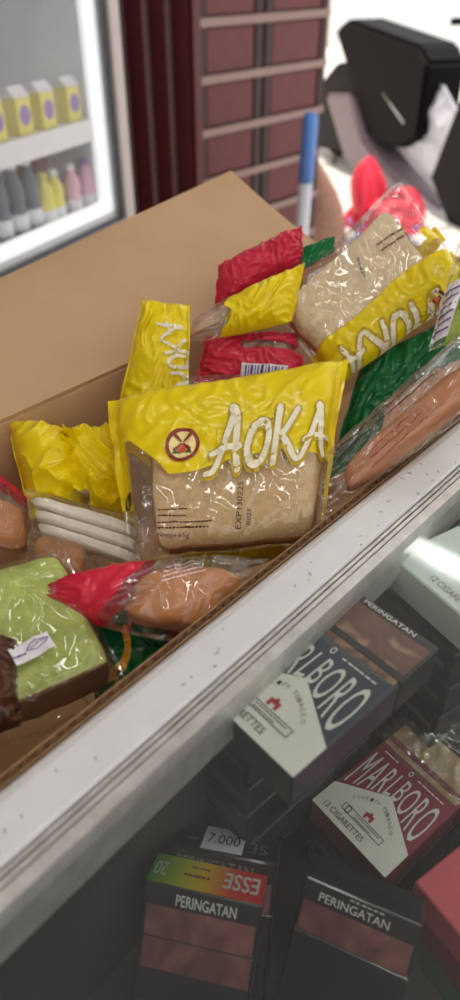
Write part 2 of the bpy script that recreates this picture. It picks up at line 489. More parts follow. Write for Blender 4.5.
class Pouch:
    def __init__(s, name, label, px, z, n, corners, T, mt, band=None, seed=0, bu=0, bv=0, amp=.0022, group=None, cat='bread', ku=.93, pu=4, pv=2.6, back=.5, nu=84, nv=60, bare=False, freq=5, base=None):
        s.n = n.normalized(); p0 = at_b(px, z[1]) if isinstance(z, tuple) else at_z(px, z)
        s.c = [at_plane(q, p0, s.n) for q in corners]          # bl, br, tr, tl
        s.T, s.seed, s.bu, s.bv, s.amp, s.pu, s.pv, s.back, s.ku, s.freq = T, seed, bu, bv, amp, pu, pv, back, ku, freq
        s.w = ((s.c[1] - s.c[0]).length + (s.c[2] - s.c[3]).length) / 2; s.h = ((s.c[3] - s.c[0]).length + (s.c[2] - s.c[1]).length) / 2
        mid = sum(s.c, V()) / 4
        s.root = thing(name, label, cat, loc=mid - s.n * T * back, group=group)
        vs, fs, at = [], [], []
        for side in (1, -1):
            k0 = len(vs)
            for j in range(nv + 1):
                for i in range(nu + 1):
                    u = -1 + 2 * i / nu; v = -1 + 2 * j / nv
                    vs.append(s.surf(u, v, side)); at.append(band(u, v) if band else -1.0)
            for j in range(nv):
                for i in range(nu):
                    k = k0 + j * (nu + 1) + i; f = [k, k + 1, k + nu + 2, k + nu + 1]
                    fs.append(f if side > 0 else f[::-1])
        s.wr = mk('wrapper', (vs, fs), mt, s.root, attr=at)

    def base(s, u, v):
        a, b = (u + 1) / 2, (v + 1) / 2; c = s.c
        x = (1 - u * u); y = (1 - v * v)
        p = (c[0] * (1 - a) + c[1] * a) * (1 - b) + (c[3] * (1 - a) + c[2] * a) * b
        ex = (c[1] - c[0] + c[2] - c[3]) * .25; ey = (c[3] - c[0] + c[2] - c[1]) * .25
        q = V((u * 2.5 + s.seed * 7.3, v * 2.5, s.seed * 1.7))
        wob = .03
        return p + ey * (v * x * s.bv + wob * noise.noise(q)) + ex * (u * y * s.bu + wob * noise.noise(q + V((9, 3, 5))))

    def height(s, u, v, side, crease=True):
        e = max(0, 1 - abs(u / s.ku) ** s.pu) if abs(u) < s.ku else 0
        f = max(0, 1 - abs(v) ** s.pv)
        t = s.T * (e ** .6) * (f ** .55) * (1 if side > 0 else s.back)
        if not crease: return t
        q = V((u * s.w, v * s.h, .02 * side)) * (s.freq * 8) + V((s.seed * 13.1, s.seed * 3.7, 0))
        d = V((noise.noise(q * .5), noise.noise(q * .5 + V((5, 5, 5))), 0))
        r1 = (1 - abs(noise.noise(q + d * 1.5))) ** 5; r2 = (1 - abs(noise.noise(q * 2.1 + d * 2))) ** 5
        edge = abs(u) ** 6
        cr = s.amp * (r1 * .8 + r2 * .35) * min(1, f * 3)
        cr += s.amp * .7 * edge * math.sin(v * 24 + 3 * noise.noise(q)) * (1 if side > 0 else -1)
        if abs(u) >= s.ku: cr = .0004 + .0005 * math.sin(v * 120) * 0 + s.amp * .5 * math.sin(v * 9 + s.seed)
        return t + (cr if side > 0 or abs(u) < s.ku else -cr)

    def surf(s, u, v, side=1, off=0):
        h = s.height(u, v, side)
        return s.base(u, v) + s.n * ((h + off) * side)

    def inv(s, P):
        u = v = 0.0
        for _ in range(12):
            p = s.base(u, v); e = 1e-3
            du = (s.base(u + e, v) - p) / e; dv = (s.base(u, v + e) - p) / e; d = P - p
            A, B, D = du.dot(du), du.dot(dv), dv.dot(dv); E_, F_ = du.dot(d), dv.dot(d); det = A * D - B * B
            u += (E_ * D - F_ * B) / det; v += (A * F_ - B * E_) / det
            u = max(-1.1, min(1.1, u)); v = max(-1.1, min(1.1, v))
        return u, v

    def on(s, px, off):
        t = s.T * .8
        u, v = s.inv(at_plane(px, s.c[0] + s.n * t, s.n) - s.n * t); u = max(-1, min(1, u)); v = max(-1, min(1, v))
        return s.base(u, v) + s.n * (s.height(u, v, 1) + off)

    def decal(s, name, art, o, X, Y, m, off=.0007, parent=None):
        """print artwork on the film: o, X, Y give where its own axes lie"""
        vs = [s.on((o[0] + p.x * X[0] + p.y * Y[0], o[1] + p.x * X[1] + p.y * Y[1]), off) for p in art[0]]
        return mk(name, (vs, art[1]), m, parent or s.wr, smooth=False)

    def loaf(s, name, u0, u1, v0, v1, mt, k0=-.4, k1=.82, r=.2, crust=None, lump=.02, nn=18, parent=None, sk=0):
        """bread inside: rounded block spanning u0..u1, v0..v1 of the pouch, from k0*T to k1*T"""
        vs, fs, mi = [], [], []
        bm = bmesh.new(); bmesh.ops.create_cube(bm, size=2); bmesh.ops.subdivide_edges(bm, edges=bm.edges[:], cuts=nn, use_grid_fill=True)
        for v in bm.verts:
            c = v.co; q = V([max(-1 + r, min(1 - r, x)) for x in c]); d = c - q
            if d.length > 1e-6: c = q + d.normalized() * min(r, max(abs(d.x), abs(d.y), abs(d.z)))
            v.co = c
        bm.normal_update(); bm.verts.index_update()
        for v in bm.verts:
            c = v.co; nz = noise.noise(c * 2.2 + V((s.seed, 3, s.seed))) + .5 * noise.noise(c * 6 + V((s.seed, 1, 1)))
            u = (u0 + u1) / 2 + (u1 - u0) / 2 * c.x * (1 + lump * nz); w_ = (v0 + v1) / 2 + (v1 - v0) / 2 * c.y * (1 + lump * nz) + sk * c.x
            t = (k0 + k1) / 2 + (k1 - k0) / 2 * (c.z * (1 + lump * nz))
            lim = s.height(u, w_, 1, False); t *= s.T
            t = min(t, lim * .93 - .0006) if t > 0 else max(t, -lim * s.back * .93 + .0004)
            vs.append(s.base(u, w_) + s.n * t)
        for f in bm.faces:
            fs.append([v.index for v in f.verts]); c = f.calc_center_median(); mi.append(1 if max(abs(c.x), abs(c.y)) > .965 and abs(c.z) < .93 else 0)
        bm.free()
        ms = [mt, crust or mt]
        return mk(name, (vs, fs, mi), ms, parent or s.root)


# ================================================================== THE SETTING
GZ = 1.015                                                    # top of the display case
mk('floor', wbox(-4, 12, -6, 12, -.1, 0), M['floor'], kind='structure', smooth=False)
mk('ceiling', wbox(-2.1, 3.0, -1.1, 2.5, 2.7, 2.8), M['ceil'], kind='structure', smooth=False)
mk('wall_left', wbox(-2.1, -2.0, -1.1, 2.5, 0, 2.7), M['plaster'], kind='structure', smooth=False)
mk('wall_back', wbox(-2.0, 2.86, 2.4, 2.5, 0, 2.7), M['plaster'], kind='structure', smooth=False)
mk('wall_far', wbox(-4, 12, 8.6, 8.8, 0, 3.4), mat('far_wall_plaster', lin(232, 214, 196), .9, var=.05, scale=3), kind='structure', smooth=False)

# ceiling tube lamps; the second is unseen, added for more front light
for i, (a, b0, b1, lab) in enumerate(((2.05, .2, 1.35, 'white tube lamp on the ceiling, reflected in the case glass'), (.1, -.6, .5, 'unseen tube lamp added on the ceiling above the counter for front light'))):
    t = thing('tube_lamp', lab, 'lamp', loc=W(a, (b0 + b1) / 2, 2.7))
    mk('housing', wbox(a - .05, a + .05, b0, b1, 2.655, 2.699, .006), M['fr_white'], t, smooth=False)
    mk('diffuser', wbox(a - .04, a + .04, b0 + .02, b1 - .02, 2.615, 2.655, .012), M['lamp'], t)

# maroon folding steel door
DB = 2.03
t = thing('folding_door', 'maroon steel folding door, its left leaves folded, with pale straps across', 'door', loc=W(2.2, DB, 0))
def door_a(x): return EA.dot(at_b((x, 140), DB))


a0 = door_a(196); SZ = at_b((200, 139), DB).z; SP = .172


def zig(a0, b0, a1, b1, z0, z1, th=.012):
    d = V((a1 - a0, b1 - b0)).normalized(); nn = V((-d.y, d.x)) * th
    P = [(a0, b0), (a1, b1), (a1 + nn.x, b1 + nn.y), (a0 + nn.x, b0 + nn.y)]
    vs = [W(p[0], p[1], z) for z in (z0, z1) for p in P]
    return vs, [[3, 2, 1, 0], [4, 5, 6, 7], [0, 1, 5, 4], [1, 2, 6, 5], [2, 3, 7, 6], [3, 0, 4, 7]]


for k in range(6):                                            # folded leaves, every other one in darker maroon to paint their shade
    aa = a0 - .02 - k * .05
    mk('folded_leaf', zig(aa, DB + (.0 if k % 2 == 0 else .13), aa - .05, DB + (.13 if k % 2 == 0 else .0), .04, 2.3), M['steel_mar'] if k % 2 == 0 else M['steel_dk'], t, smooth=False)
mk('post', wbox(a0 - .02, a0 + .02, DB - .02, DB + .03, .02, 2.34, .004), M['steel_mar'], t, smooth=False)
for k in range(2):                                            # open leaves with embossed panels
    x0 = (a0 + .02, door_a(263))[k]; x1 = (door_a(261), door_a(320))[k]
    lf = mk('leaf', join(wbox(x0, x0 + .045, DB, DB + .03, .04, 2.3, .003), wbox(x1 - .045, x1, DB, DB + .03, .04, 2.3, .003), wbox(x0, x1, DB + .012, DB + .022, .04, 2.3)), M['steel_dk'], t, smooth=False)
    for j in range(12):
        z = SZ + .032 + (j - 4) * SP
        if z < .05 or z > 2.15: continue
        mk('panel', wbox(x0 + .05, x1 - .05, DB + .004, DB + .012, z, z + SP - .036, .003), M['panel'], lf, smooth=False)
for j in range(12):
    z = SZ + (j - 4) * SP
    if z < .05: continue
    mk('strap', wbox(a0 + .02, door_a(320), DB - .008, DB + .0, z, z + .028, .002), M['strap'], t, smooth=False)
mk('top_track', wbox(1.6, 2.85, DB - .02, DB + .16, 2.3, 2.38, .004), M['steel_dk'], t, smooth=False)

# ================================================================== DISPLAY CASE
case = thing('display_case', 'glass topped counter display case with a white aluminium edge', 'counter', loc=W(.3, -.1, 0))
A0, A1, B1 = -.55, 1.0, .153


def rail_profile():
    # white rail, rounded back edge: profile in (b, z)
    pr = [(.1275, GZ - .03), (.1275, GZ - .002), (.1285, GZ), (.1455, GZ), (.149, GZ - .0012), (.152, GZ - .004), (.153, GZ - .008), (.153, GZ - .03)]
    k = len(pr); vs = [W(a, b, z) for a in (A0, A1) for b, z in pr]
    fs = [[i, (i + 1) % k, k + (i + 1) % k, k + i] for i in range(k)] + [list(range(k))[::-1], [k + i for i in range(k)]]
    return vs, fs


mk('top_rail', rail_profile(), M['white_alu'], case, smooth=False)
gr = []
for b0, b1, zt in ((.1262, .1275, -.006), (.1246, .1262, -.001), (.1238, .1246, -.004), (.1218, .1238, -.0012), (.1212, .1218, -.0032), (.116, .1212, -.0015)):
    gr.append(slot(wbox(A0, A1, b0, b1, GZ - .03, GZ + zt), 1 if b1 - b0 < .0015 else 0))
mk('glass_track', join(*gr), [M['alu'], M['groove']], case, smooth=False)
random.seed(3)
sm = []
for k in range(70):
    a = random.uniform(-.12, .5); b = random.uniform(.129, .145); l = random.uniform(.0003, .0013); wd_ = random.uniform(.0002, .0006); an = random.uniform(0, 3)
    sm.append(slot(xf((box(-l, l, -wd_, wd_, 0, .00012)), Matrix.Translation(V((a, b, GZ))) @ Matrix.Rotation(an, 4, 'Z')), 0))
vs, fs, mi = join(*sm)
mk('scuff_marks', ([W(*v) for v in vs], fs), M['scuff'], case, smooth=False)['kind'] = 'stuff'
mk('glass_top', wbox(A0, A1, -.34, .1165, GZ - .011, GZ - .006), M['glass'], case, smooth=False)
BZ = 1.25 - .43
mk('case_floor', wbox(A0, A1, -.34, .153, BZ - .02, BZ), M['case_in'], case, smooth=False)
mk('back_panel', wbox(A0, A1, .141, .153, BZ, GZ - .03), M['case_dk'], case, smooth=False)
mk('front_panel', wbox(A0, A1, -.352, -.34, .1, GZ), M['case_out'], case, smooth=False)
for a in (A0, A1 - .012): mk('side_panel', wbox(a, a + .012, -.34, .153, .1, GZ - .031), M['case_out'], case, smooth=False)
mk('lower_back', wbox(A0 + .012, A1 - .012, .141, .153, .1, BZ - .02), M['case_out'], case, smooth=False)
mk('plinth', wbox(A0 + .02, A1 - .02, -.33, .14, 0, .1), M['groove'], case, smooth=False)

# ================================================================== CARTON
RZ = 1.01; WZ = 1.0095; BF = .868
nb0, nb1 = .1535, .369
pA = at_z((-60, 452), RZ); pB = at_z((345, 268), RZ)
aF = EA.dot(pB); aL, aR = -.16, aF + .1
bench = thing('bench', 'plain wooden bench under the open carton', 'bench', loc=W(.25, .27, 0))
mk('bench_top', wbox(aL - .05, aR + .08, .16, .5, BF - .042, BF - .012, .004), M['sack'], bench, smooth=False)
for a in (aL, aR):
    for b in (.18, .45): mk('leg', wbox(a, a + .04, b, b + .04, 0, BF - .042), M['sack'], bench, smooth=False)
carton = thing('cardboard_box', 'open brown cardboard carton full of packed bread behind the counter', 'box', loc=W((aL + aR) / 2, (nb0 + nb1) / 2, BF - .012))
th = .004
mk('bottom', wbox(aL, aR, nb0, nb1 + th, BF - .012, BF - .006), M['card'], carton, smooth=False)
mk('far_wall', wbox(aL, aR, nb1, nb1 + th, BF - .006, RZ), M['card'], carton, smooth=False)
mk('end_wall', wbox(aL - th, aL, nb0, nb1 + th, BF - .012, RZ), M['card'], carton, smooth=False)
mk('end_wall', wbox(aR, aR + th, nb0, nb1 + th, BF - .012, RZ), M['card'], carton, smooth=False)
nw = join(slot(wbox(aL, aR, nb0 + .0004, nb0 + .001, BF - .006, WZ + .0005), 0), slot(wbox(aL, aR, nb0 + .0042, nb0 + .0048, BF - .006, WZ + .0005), 0))
near = mk('near_wall', nw, [M['card_edge']], carton, smooth=False)
fv, ff = [], []
NF = 520
for i in range(NF + 1):
    a = aL + (aR - aL) * i / NF; b = nb0 + .0026 + .0015 * math.sin(a / .0062 * 2 * math.pi)
    fv += [W(a, b, BF), W(a, b, WZ), W(a, b + .0004, WZ), W(a, b + .0004, BF)]
for i in range(NF):
    for k in range(3): ff.append([4 * i + k, 4 * i + 4 + k, 4 * i + 5 + k, 4 * i + 1 + k])
mk('flutes', (fv, ff), M['flute'], near)
# raised far flap
fa = W(aL, nb1 + .002, RZ); fb = W(aF, nb1 + .002, RZ)
tB = at_d((230, 174), .72); tA0 = at_d((-20, 312), .55)
tA = tA0 + (tA0 - tB) * (.0)
fl_v, fl_f = [], []
n1, n2 = 30, 12
nf = ((fb - fa).cross(tB - fb)).normalized()
for side in (0, 1):
    for j in range(n2 + 1):
        for i in range(n1 + 1):
            s_, t_ = i / n1, j / n2
            e0 = fa.lerp(fb, s_); far0 = tA - EA * .12; e1 = far0.lerp(tB, s_)
            p = e0.lerp(e1, t_) + nf * (.004 * side + .003 * math.sin(t_ * 3.1) * math.sin(s_ * 5))
            fl_v.append(p)
    k0 = side * (n1 + 1) * (n2 + 1)
    for j in range(n2):
        for i in range(n1):
            k = k0 + j * (n1 + 1) + i; f = [k, k + 1, k + n1 + 2, k + n1 + 1]; fl_f.append(f if side else f[::-1])
K = (n1 + 1) * (n2 + 1)
for i in range(n1):
    for j in (0, n2): k = j * (n1 + 1) + i; fl_f.append([k, k + 1, K + k + 1, K + k])
for j in range(n2):
    for i in (0, n1): k = j * (n1 + 1) + i; fl_f.append([k, k + n1 + 1, K + k + n1 + 1, K + k])
mk('flap', (fl_v, fl_f), M['card'], carton, smooth=False)
# near flap folded down into the box at the left
mk('inner_flap', ([W(aL, nb0 + .006, RZ - .012), W(.03, nb0 + .006, RZ - .012), W(.03, nb0 + .085, RZ - .075), W(aL, nb0 + .085, RZ - .075),
                   W(aL, nb0 + .006, RZ - .016), W(.03, nb0 + .006, RZ - .016), W(.03, nb0 + .085, RZ - .079), W(aL, nb0 + .085, RZ - .079)],
                  [[0, 1, 2, 3], [7, 6, 5, 4], [0, 4, 5, 1], [1, 5, 6, 2], [2, 6, 7, 3], [3, 7, 4, 0]]), M['card'], carton, smooth=False)

# ================================================================== BREAD
G = None
# -- the big yellow AOKA pack in the middle
P = Pouch('bread_pack', 'yellow and clear bread pack reading AOKA upright, in the middle of the carton', (235, 465), 1.012, facing((235, 465), .62), [(130, 565), (318, 545), (349, 360), (107, 400)], .017, M['yellow'],
          band=lambda u, v: min(1, (v - (-.10 + .05 * math.sin(u * 4) + (.42 * min(1, max(0, -u - .52) * 3.2) if u > -.9 else -.3))) if u < .96 else .5), seed=1, amp=.0022, bv=-.02, pu=10, pv=7)
P.loaf('bread_slab', -.68, .9, -.95, .75, M['crumb'], crust=M['crust'])
aw = aoka(); ao = aoka(.10)
P.decal('lettering', aw, (205, 479), (43, -8), (6, -56), M['letter'], .0012)
P.decal('lettering_outline', ao, (205, 480), (43, -8), (6, -56), M['shade'], .0007)


def put_emblem(P, c, X, Y):
    e = emblem_parts()
    em = P.decal('emblem', e['ring'], c, X, Y, M['em_ring'], .0009)
    P.decal('emblem_disc', e['cream'], c, X, Y, M['em_cream'], .0008, em)
    P.decal('windmill_base', e['base'], c, X, Y, M['em_green'], .0011, em)
    P.decal('windmill_body', e['body'], c, X, Y, M['em_red'], .0013, em)
    P.decal('windmill_sails', e['sails'], c, X, Y, M['em_ring'], .0015, em)


put_emblem(P, (183, 448), (17, -1), (1, -17))
P.decal('date_stamp', j2(T2('EXP130225', 0, .55, 1, 1), T2('B02F', .1, -.25, .45, .1)), (247, 531), (3, -46), (-12, -1), M['ink'], .0008)
fine = j2(D2(0, .8, .75, .87), D2(0, .62, .72, .69, 8, 2), D2(0, .44, 1.35, .51, 15, 3), D2(0, .28, 1.3, .35, 14, 4), T2('Netto 65g', 0, 0, .78, .17))
P.decal('fine_print', fine, (158, 540), (40, -1), (1, -34), M['inkb'], .0008)
P.decal('sealing_mark', poly2([(0, 0), (1, 0), (1, 1), (0, 1)]), (122, 504), (9, 0), (0, -13), M['ink'], .0008)

# -- the upside-down AOKA pack at the upper right
P = Pouch('bread_pack', 'yellow and clear bread pack with its AOKA upside down, leaning at the far right', (372, 295), 1.045, facing((372, 295), .6), [(402, 178), (268, 308), (334, 392), (478, 288)], .018, M['yellow'],
          band=lambda u, v: max(v - .30 - .03 * math.sin(u * 5), .12 - abs(v - .02) if u < -.72 else -1), seed=2, amp=.003, bv=-.05, pu=10, pv=7)
P.loaf('bread_slab', -.62, .92, -.74, .72, M['crumb_t'], crust=M['crust'])
P.decal('lettering', aw, (436, 292), (-35, 21), (17, 35), M['letter'], .0012)
P.decal('lettering_outline', ao, (436, 291), (-35, 21), (17, 35), M['shade'], .0007)
put_emblem(P, (438, 303), (-9, 5), (5, 9))
P.decal('fine_print', j2(D2(0, .6, 1, .9), D2(0, -.1, 1, .2, 9, 5)), (402, 232), (-26, 17), (6, 8), M['inkb'], .0008)
P.decal('date_stamp', D2(0, 0, 1, 1, 5, 6), (356, 262), (8, 22), (4, -2), M['greyink'], .0008)

# -- clear pack with green print and a leaf sticker, between
P = Pouch('bread_pack', 'clear bread pack with green end print and small purple leaf sticker', (312, 275), ('b', .318), facing((312, 275), .6), [(285, 318), (345, 272), (342, 235), (296, 250)], .010, M['green'], band=lambda u, v: min(v - .05, .65 - abs(u)), seed=3, amp=.003)
P.loaf('bread_roll', -.7, .7, -.75, .1, M['crust_l'])
st = P.decal('sticker', poly2([(0, 0), (1, 0), (1, 1), (0, 1)]), (304, 296), (20, -9), (4, -19), M['paper'], .0015)
P.decal('leaf_print', leaf2(), (315, 284), (7, -3), (3, -7), M['purple'], .0022, st)

# -- yellow packs along the far wall
P = Pouch('bread_pack', 'yellow bread pack standing on end against the carton far wall', (152, 355), ('b', .345), facing((152, 355), .75), [(114, 428), (188, 425), (190, 305), (142, 300)], .013, M['yellow_full'], band=lambda u, v: .5, seed=4, amp=.004, pu=3)
P.decal('lettering', aw, (176, 392), (-7, -24), (26, -4), M['letter'], .0012)
P.loaf('bread_slab', -.7, .7, -.8, .7, M['crumb'], crust=M['crust'])
P = Pouch('bread_pack', 'yellow bread pack with a twisted clear tail leading down left', (250, 308), ('b', .325), facing((250, 308), .6), [(186, 342), (292, 322), (304, 264), (192, 322)], .014, M['yellow_full'], band=lambda u, v: u + .28 + .1 * math.sin(v * 4), seed=5, amp=.004, bv=.1)
P.loaf('bread_roll', -.2, .85, -.75, .75, M['crumb'], crust=M['crust'])
P = Pouch('bread_pack', 'red bread pack at the back, highest below the carton flap', (258, 270), ('b', .352), facing((258, 270), .6, (-.1, 0, 0)), [(214, 310), (304, 262), (302, 226), (218, 266)], .012, M['pinkred'], band=lambda u, v: .5, seed=6, amp=.004)
P.loaf('bread_roll', -.8, .8, -.75, .7, M['crust_l'])
P = Pouch('bread_pack', 'red bread pack with a white barcode label behind the middle pack', (250, 358), ('b', .318), facing((250, 358), .62), [(194, 384), (310, 392), (296, 332), (206, 336)], .013, M['pinkred'], band=lambda u, v: .5 if abs(v - .35) > .14 or u < -.2 else -.3, seed=7, amp=.003)
P.loaf('bread_roll', -.8, .8, -.8, .75, M['crust_d'])
st = P.decal('label', poly2([(0, 0), (1, 0), (1, 1), (0, 1)], 10), (240, 380), (46, 2), (2, -15), M['paper'], .0012)
bars = j2(*[poly2([(x, .12), (x + w_, .12), (x + w_, .88), (x, .88)], 2) for x, w_ in ((.08, .03), (.15, .02), (.2, .05), (.29, .02), (.35, .03), (.42, .06), (.52, .02), (.58, .04), (.66, .02), (.72, .05), (.8, .02), (.86, .04))])
P.decal('barcode', bars, (240, 380), (46, 2), (2, -15), M['purple'], .0018, st)
# clear pack edge lying behind the middle pack
P = Pouch('bread_pack', 'flat clear bread pack with a dark seal mark just behind the middle pack', (225, 392), 1.0, facing((225, 392), .55), [(165, 408), (300, 402), (296, 374), (152, 378)], .006, M['clear2'], seed=8, amp=.003)
P.loaf('bread_slab', -.7, .8, -.8, .2, M['crumb'], crust=M['crust'])
P.decal('sealing_mark', poly2([(0, 0), (1, 0), (1, 1), (0, 1)]), (227, 385), (16, 1), (0, -5), M['ink'], .001)

# -- green packs at the right
P = Pouch('bread_pack', 'dark green bread pack between the middle pack and the long roll', (410, 372), 1.0, facing((410, 372), .6), [(326, 482), (470, 398), (474, 306), (362, 362)], .012, M['dgreen'], band=lambda u, v: .4 if (v > -.1 or u < -.3) else -.2, seed=9, amp=.004)
P.loaf('bread_roll', -.6, .85, -.8, .6, M['crust_l'])
P = Pouch('bread_pack', 'pale green and clear bread pack with printed white label at right', (452, 300), ('b', .195), facing((452, 300), .65), [(428, 352), (500, 330), (500, 222), (458, 240)], .012, M['lime'], band=lambda u, v: .3 if u > -.55 else -.2, seed=10, amp=.003)
P.loaf('bread_roll', -.4, .85, -.8, .7, M['pandan'])
lb = P.decal('label', poly2([(0, 0), (1, 0), (1, 1), (0, 1)]), (428, 342), (20, -8), (18, -56), M['paper'], .0012)
P.decal('fine_print', j2(*[D2(.12, .12 + .14 * k, .9, .19 + .14 * k, 6, k) for k in range(6)]), (428, 342), (20, -8), (18, -56), M['purple'], .0018, lb)

# -- the long roll at the right edge
P = Pouch('bread_pack', 'long brown roll in a clear pack printed with dark lines, against the white edge', (395, 440), 1.026, facing((395, 440), .55), [(322, 524), (480, 404), (478, 322), (312, 470)], .018, M['clear2'], seed=11, amp=.003, bv=-.05, pv=7, pu=8)
P.loaf('long_roll', -.66, .97, -.86, .20, M['roll'], crust=M['roll'], r=.6, k0=-.4, k1=.85, lump=.03)
li = []
for k in range(6):
    b = .0 + k * .2; li.append(D2(.02 * k, b, 1 - .05 * k, b + .06, 26, k))
P.decal('fine_print', j2(*li), (338, 462), (96, -84), (-14, -30), M['ink'], .0012)
P.decal('brown_print', j2(D2(0, 0, 1, .09, 20, 1), D2(.05, .3, .95, .39, 18, 2), D2(.1, .6, .8, .69, 14, 3)), (372, 470), (56, -50), (-14, -15), M['inkr'], .0012)

# -- yellow packs at the left
P = Pouch('bread_pack', 'plump yellow bread pack at the left end, its corner poking up', (60, 468), .985, facing((60, 468), .6), [(30, 520), (92, 512), (72, 432), (6, 420)], .026, M['yellow_full'], band=lambda u, v: .5, seed=12, amp=.008, pu=2.4, pv=2, freq=2)
P.loaf('bread_roll', -.7, .7, -.75, .7, M['crumb'])
P = Pouch('bread_pack', 'yellow bread pack crumpled inside clear film, left of the middle pack', (98, 470), .985, facing((98, 470), .6), [(62, 512), (138, 525), (128, 430), (62, 432)], .016, M['yellow_full'], band=lambda u, v: .93 - max(abs(u), v * .9) if v > -.6 or u > -.2 else -.2, seed=13, amp=.014, freq=3)
P.loaf('bread_roll', -.6, .6, -.6, .6, M['crumb'])
P = Pouch('bread_pack', 'clear pack of long white bread fingers below the plump yellow pack', (85, 525), .98, facing((85, 525), .6), [(36, 545), (148, 585), (140, 520), (24, 488)], .012, M['clear2'], seed=14, amp=.003)
for k in range(3):
    P.loaf('bread_finger', -.88, .9, -.62 + k * .46, -.20 + k * .46, M['crumb_w'], r=.6, k0=-.4, k1=.8, nn=12)
P = Pouch('bread_pack', 'small tan bread in clear film with a pink edge, at the far left', (10, 520), .97, facing((10, 520), .6), [(-24, 556), (36, 560), (30, 500), (-14, 464)], .014, M['red'], band=lambda u, v: (v - .72), seed=15, amp=.003)
P.loaf('bread_roll', -.7, .75, -.8, .35, M['crust_l'], r=.4)
P = Pouch('bread_pack', 'small dark brown bread in clear film beside the green cake', (62, 558), .968, facing((62, 558), .6), [(26, 590), (98, 588), (102, 538), (28, 532)], .016, M['clear'], seed=16, amp=.003)
P.loaf('bread_roll', -.75, .6, -.75, .75, M['crust'], r=.5)

# -- red-tipped pack
P = Pouch('bread_pack', 'pointed pack with a red tip and a brown roll, in front of the middle pack', (150, 598), .992, facing((150, 598), .55), [(40, 597), (226, 644), (268, 560), (40, 588)], .017, M['red'],
          band=lambda u, v: -.18 - u + .12 * v, seed=17, amp=.0028, bv=.55)
P.loaf('bread_roll', -.1, .84, -.72, .6, M['crust_l'], crust=M['crust_l'], r=.6, lump=.04)
P.decal('fine_print', j2(*[D2(.0, .2 * k, 1 - .1 * k, .08 + .2 * k, 10, k) for k in range(4)]), (162, 585), (44, -12), (5, -22), M['paper'], .0009)

# -- green pandan cake
P = Pouch('cake_pack', 'pale green cake with brown crust in clear film with a leaf sticker', (45, 650), .975, facing((45, 650), .45), [(-2, 752), (132, 690), (66, 556), (-78, 600)], .024, M['clear2'], seed=18, amp=.003, bv=.02, pu=8, pv=6, cat='cake')
P.loaf('cake', -.8, .84, -.74, .86, M['pandan'], crust=M['crust_o'], r=.12, k0=-.45, k1=.85)
st = P.decal('sticker', poly2([(0, 0), (1, 0), (1, 1), (0, 1)]), (19, 672), (38, -19), (-9, -16), M['paper'], .0015)
P.decal('leaf_print', leaf2(), (39, 650), (12, -6), (-3, -7), M['purple'], .0022, st)
P.decal('leaf_caption', D2(0, .2, 1, .8, 4, 2), (17, 667), (13, -6), (-3, -5), M['purple'], .0022, st)
P = Pouch('bread_pack', 'brown crumpled pack at the far left, overlapping the green cake', (2, 690), .985, facing((2, 690), .5), [(-40, 752), (22, 724), (18, 640), (-40, 626)], .010, M['brownf'], band=lambda u, v: .4 - .9 * abs(noise.noise(V((u * 2, v * 2, 3)))), seed=22, amp=.005)
P.loaf('bread_roll', -.7, .6, -.7, .7, M['crust_d'])
P = Pouch('bread_pack', 'dark green pack with a yellow arc, wedged under the red tipped pack', (122, 650), .955, facing((122, 650), .55), [(95, 700), (172, 670), (168, 600), (84, 606)], .012, M['dgreen'], band=lambda u, v: .4, seed=19, amp=.004)
P.decal('yellow_arc', stroke2([(0, 0), (.7, .2), (1, .6), (.9, 1)], .28), (104, 678), (24, 0), (0, -44), M['arc'], .0012)
P.loaf('bread_roll', -.7, .7, -.7, .7, M['crust_l'])
P = Pouch('bread_pack', 'maroon bread pack deep in the gap beside the white edge', (200, 632), .955, facing((200, 632), .5), [(150, 668), (232, 622), (224, 580), (150, 620)], .010, M['maroon'], band=lambda u, v: .4, seed=20, amp=.004)
P.loaf('bread_roll', -.7, .7, -.7, .7, M['crust_l'])
P = Pouch('bread_pack', 'yellow bread pack lying flat under the middle AOKA pack', (250, 552), .955, facing((250, 552), .5), [(180, 590), (296, 552), (300, 515), (176, 545)], .012, M['yellow_full'], band=lambda u, v: .4, seed=21, amp=.004)
P.loaf('bread_slab', -.75, .75, -.75, .75, M['crumb'])


# ================================================================== CIGARETTE PACKS
PW, PH, PD = .055, .088, .022


def frame(o, x, n):
    x = x.normalized(); y = n.cross(x).normalized(); z = x.cross(y).normalized()
    m = Matrix((x, y, z)).transposed().to_4x4(); m.translation = o; return m


def art(name, p2, m, parent, off=.0003, w=PW, h=PH, d=PD):
    """flat artwork on the pack's broad front, in fractions of its width and height"""
    return mk(name, ([V((p.x * w, p.y * h, d + off)) for p in p2[0]], p2[1]), m, parent, smooth=False, local=True)


def top_art(name, p2, m, parent, off=.0003, w=PW, h=PH, d=PD):
    return mk(name, ([V((w - p.x * w, h + off, p.y * d)) for p in p2[0]], p2[1]), m, parent, smooth=False, local=True)


def pack(label, mtx, body, lidm, group=None, w=PW, h=PH, d=PD, detail=True):
    t = thing('cigarette_pack', label, 'cigarettes', M4=mtx, group=group)
    s_ = .7 * h
    c = mk('carton', box(0, w, 0, s_ - .0003, 0, d, .0008, 1), body, t, local=True, smooth=False)
    l = mk('lid', box(0, w, s_ + .0003, h, 0, d, .0008, 1), lidm, t, local=True, smooth=False)
    return t, c, l


R4 = lambda x0, y0, x1, y1: poly2([(x0, y0), (x1, y0), (x1, y1), (x0, y1)], 1)


def word(s_, n_, h0, h1, x0, x1, sl=.0):
    """tall condensed capitals; sl lets the baseline follow the pack's chevron"""
    vs, fs = T2(s_, x0, h0, x1, h1, bold=.012, spacing=1.02)
    mid = (x0 + x1) / 2
    return [V((v.x, v.y if v.y > (h0 + h1) / 2 else v.y + sl * (1 - abs(v.x - mid) / (x1 - x0) * 2))) for v in vs], fs


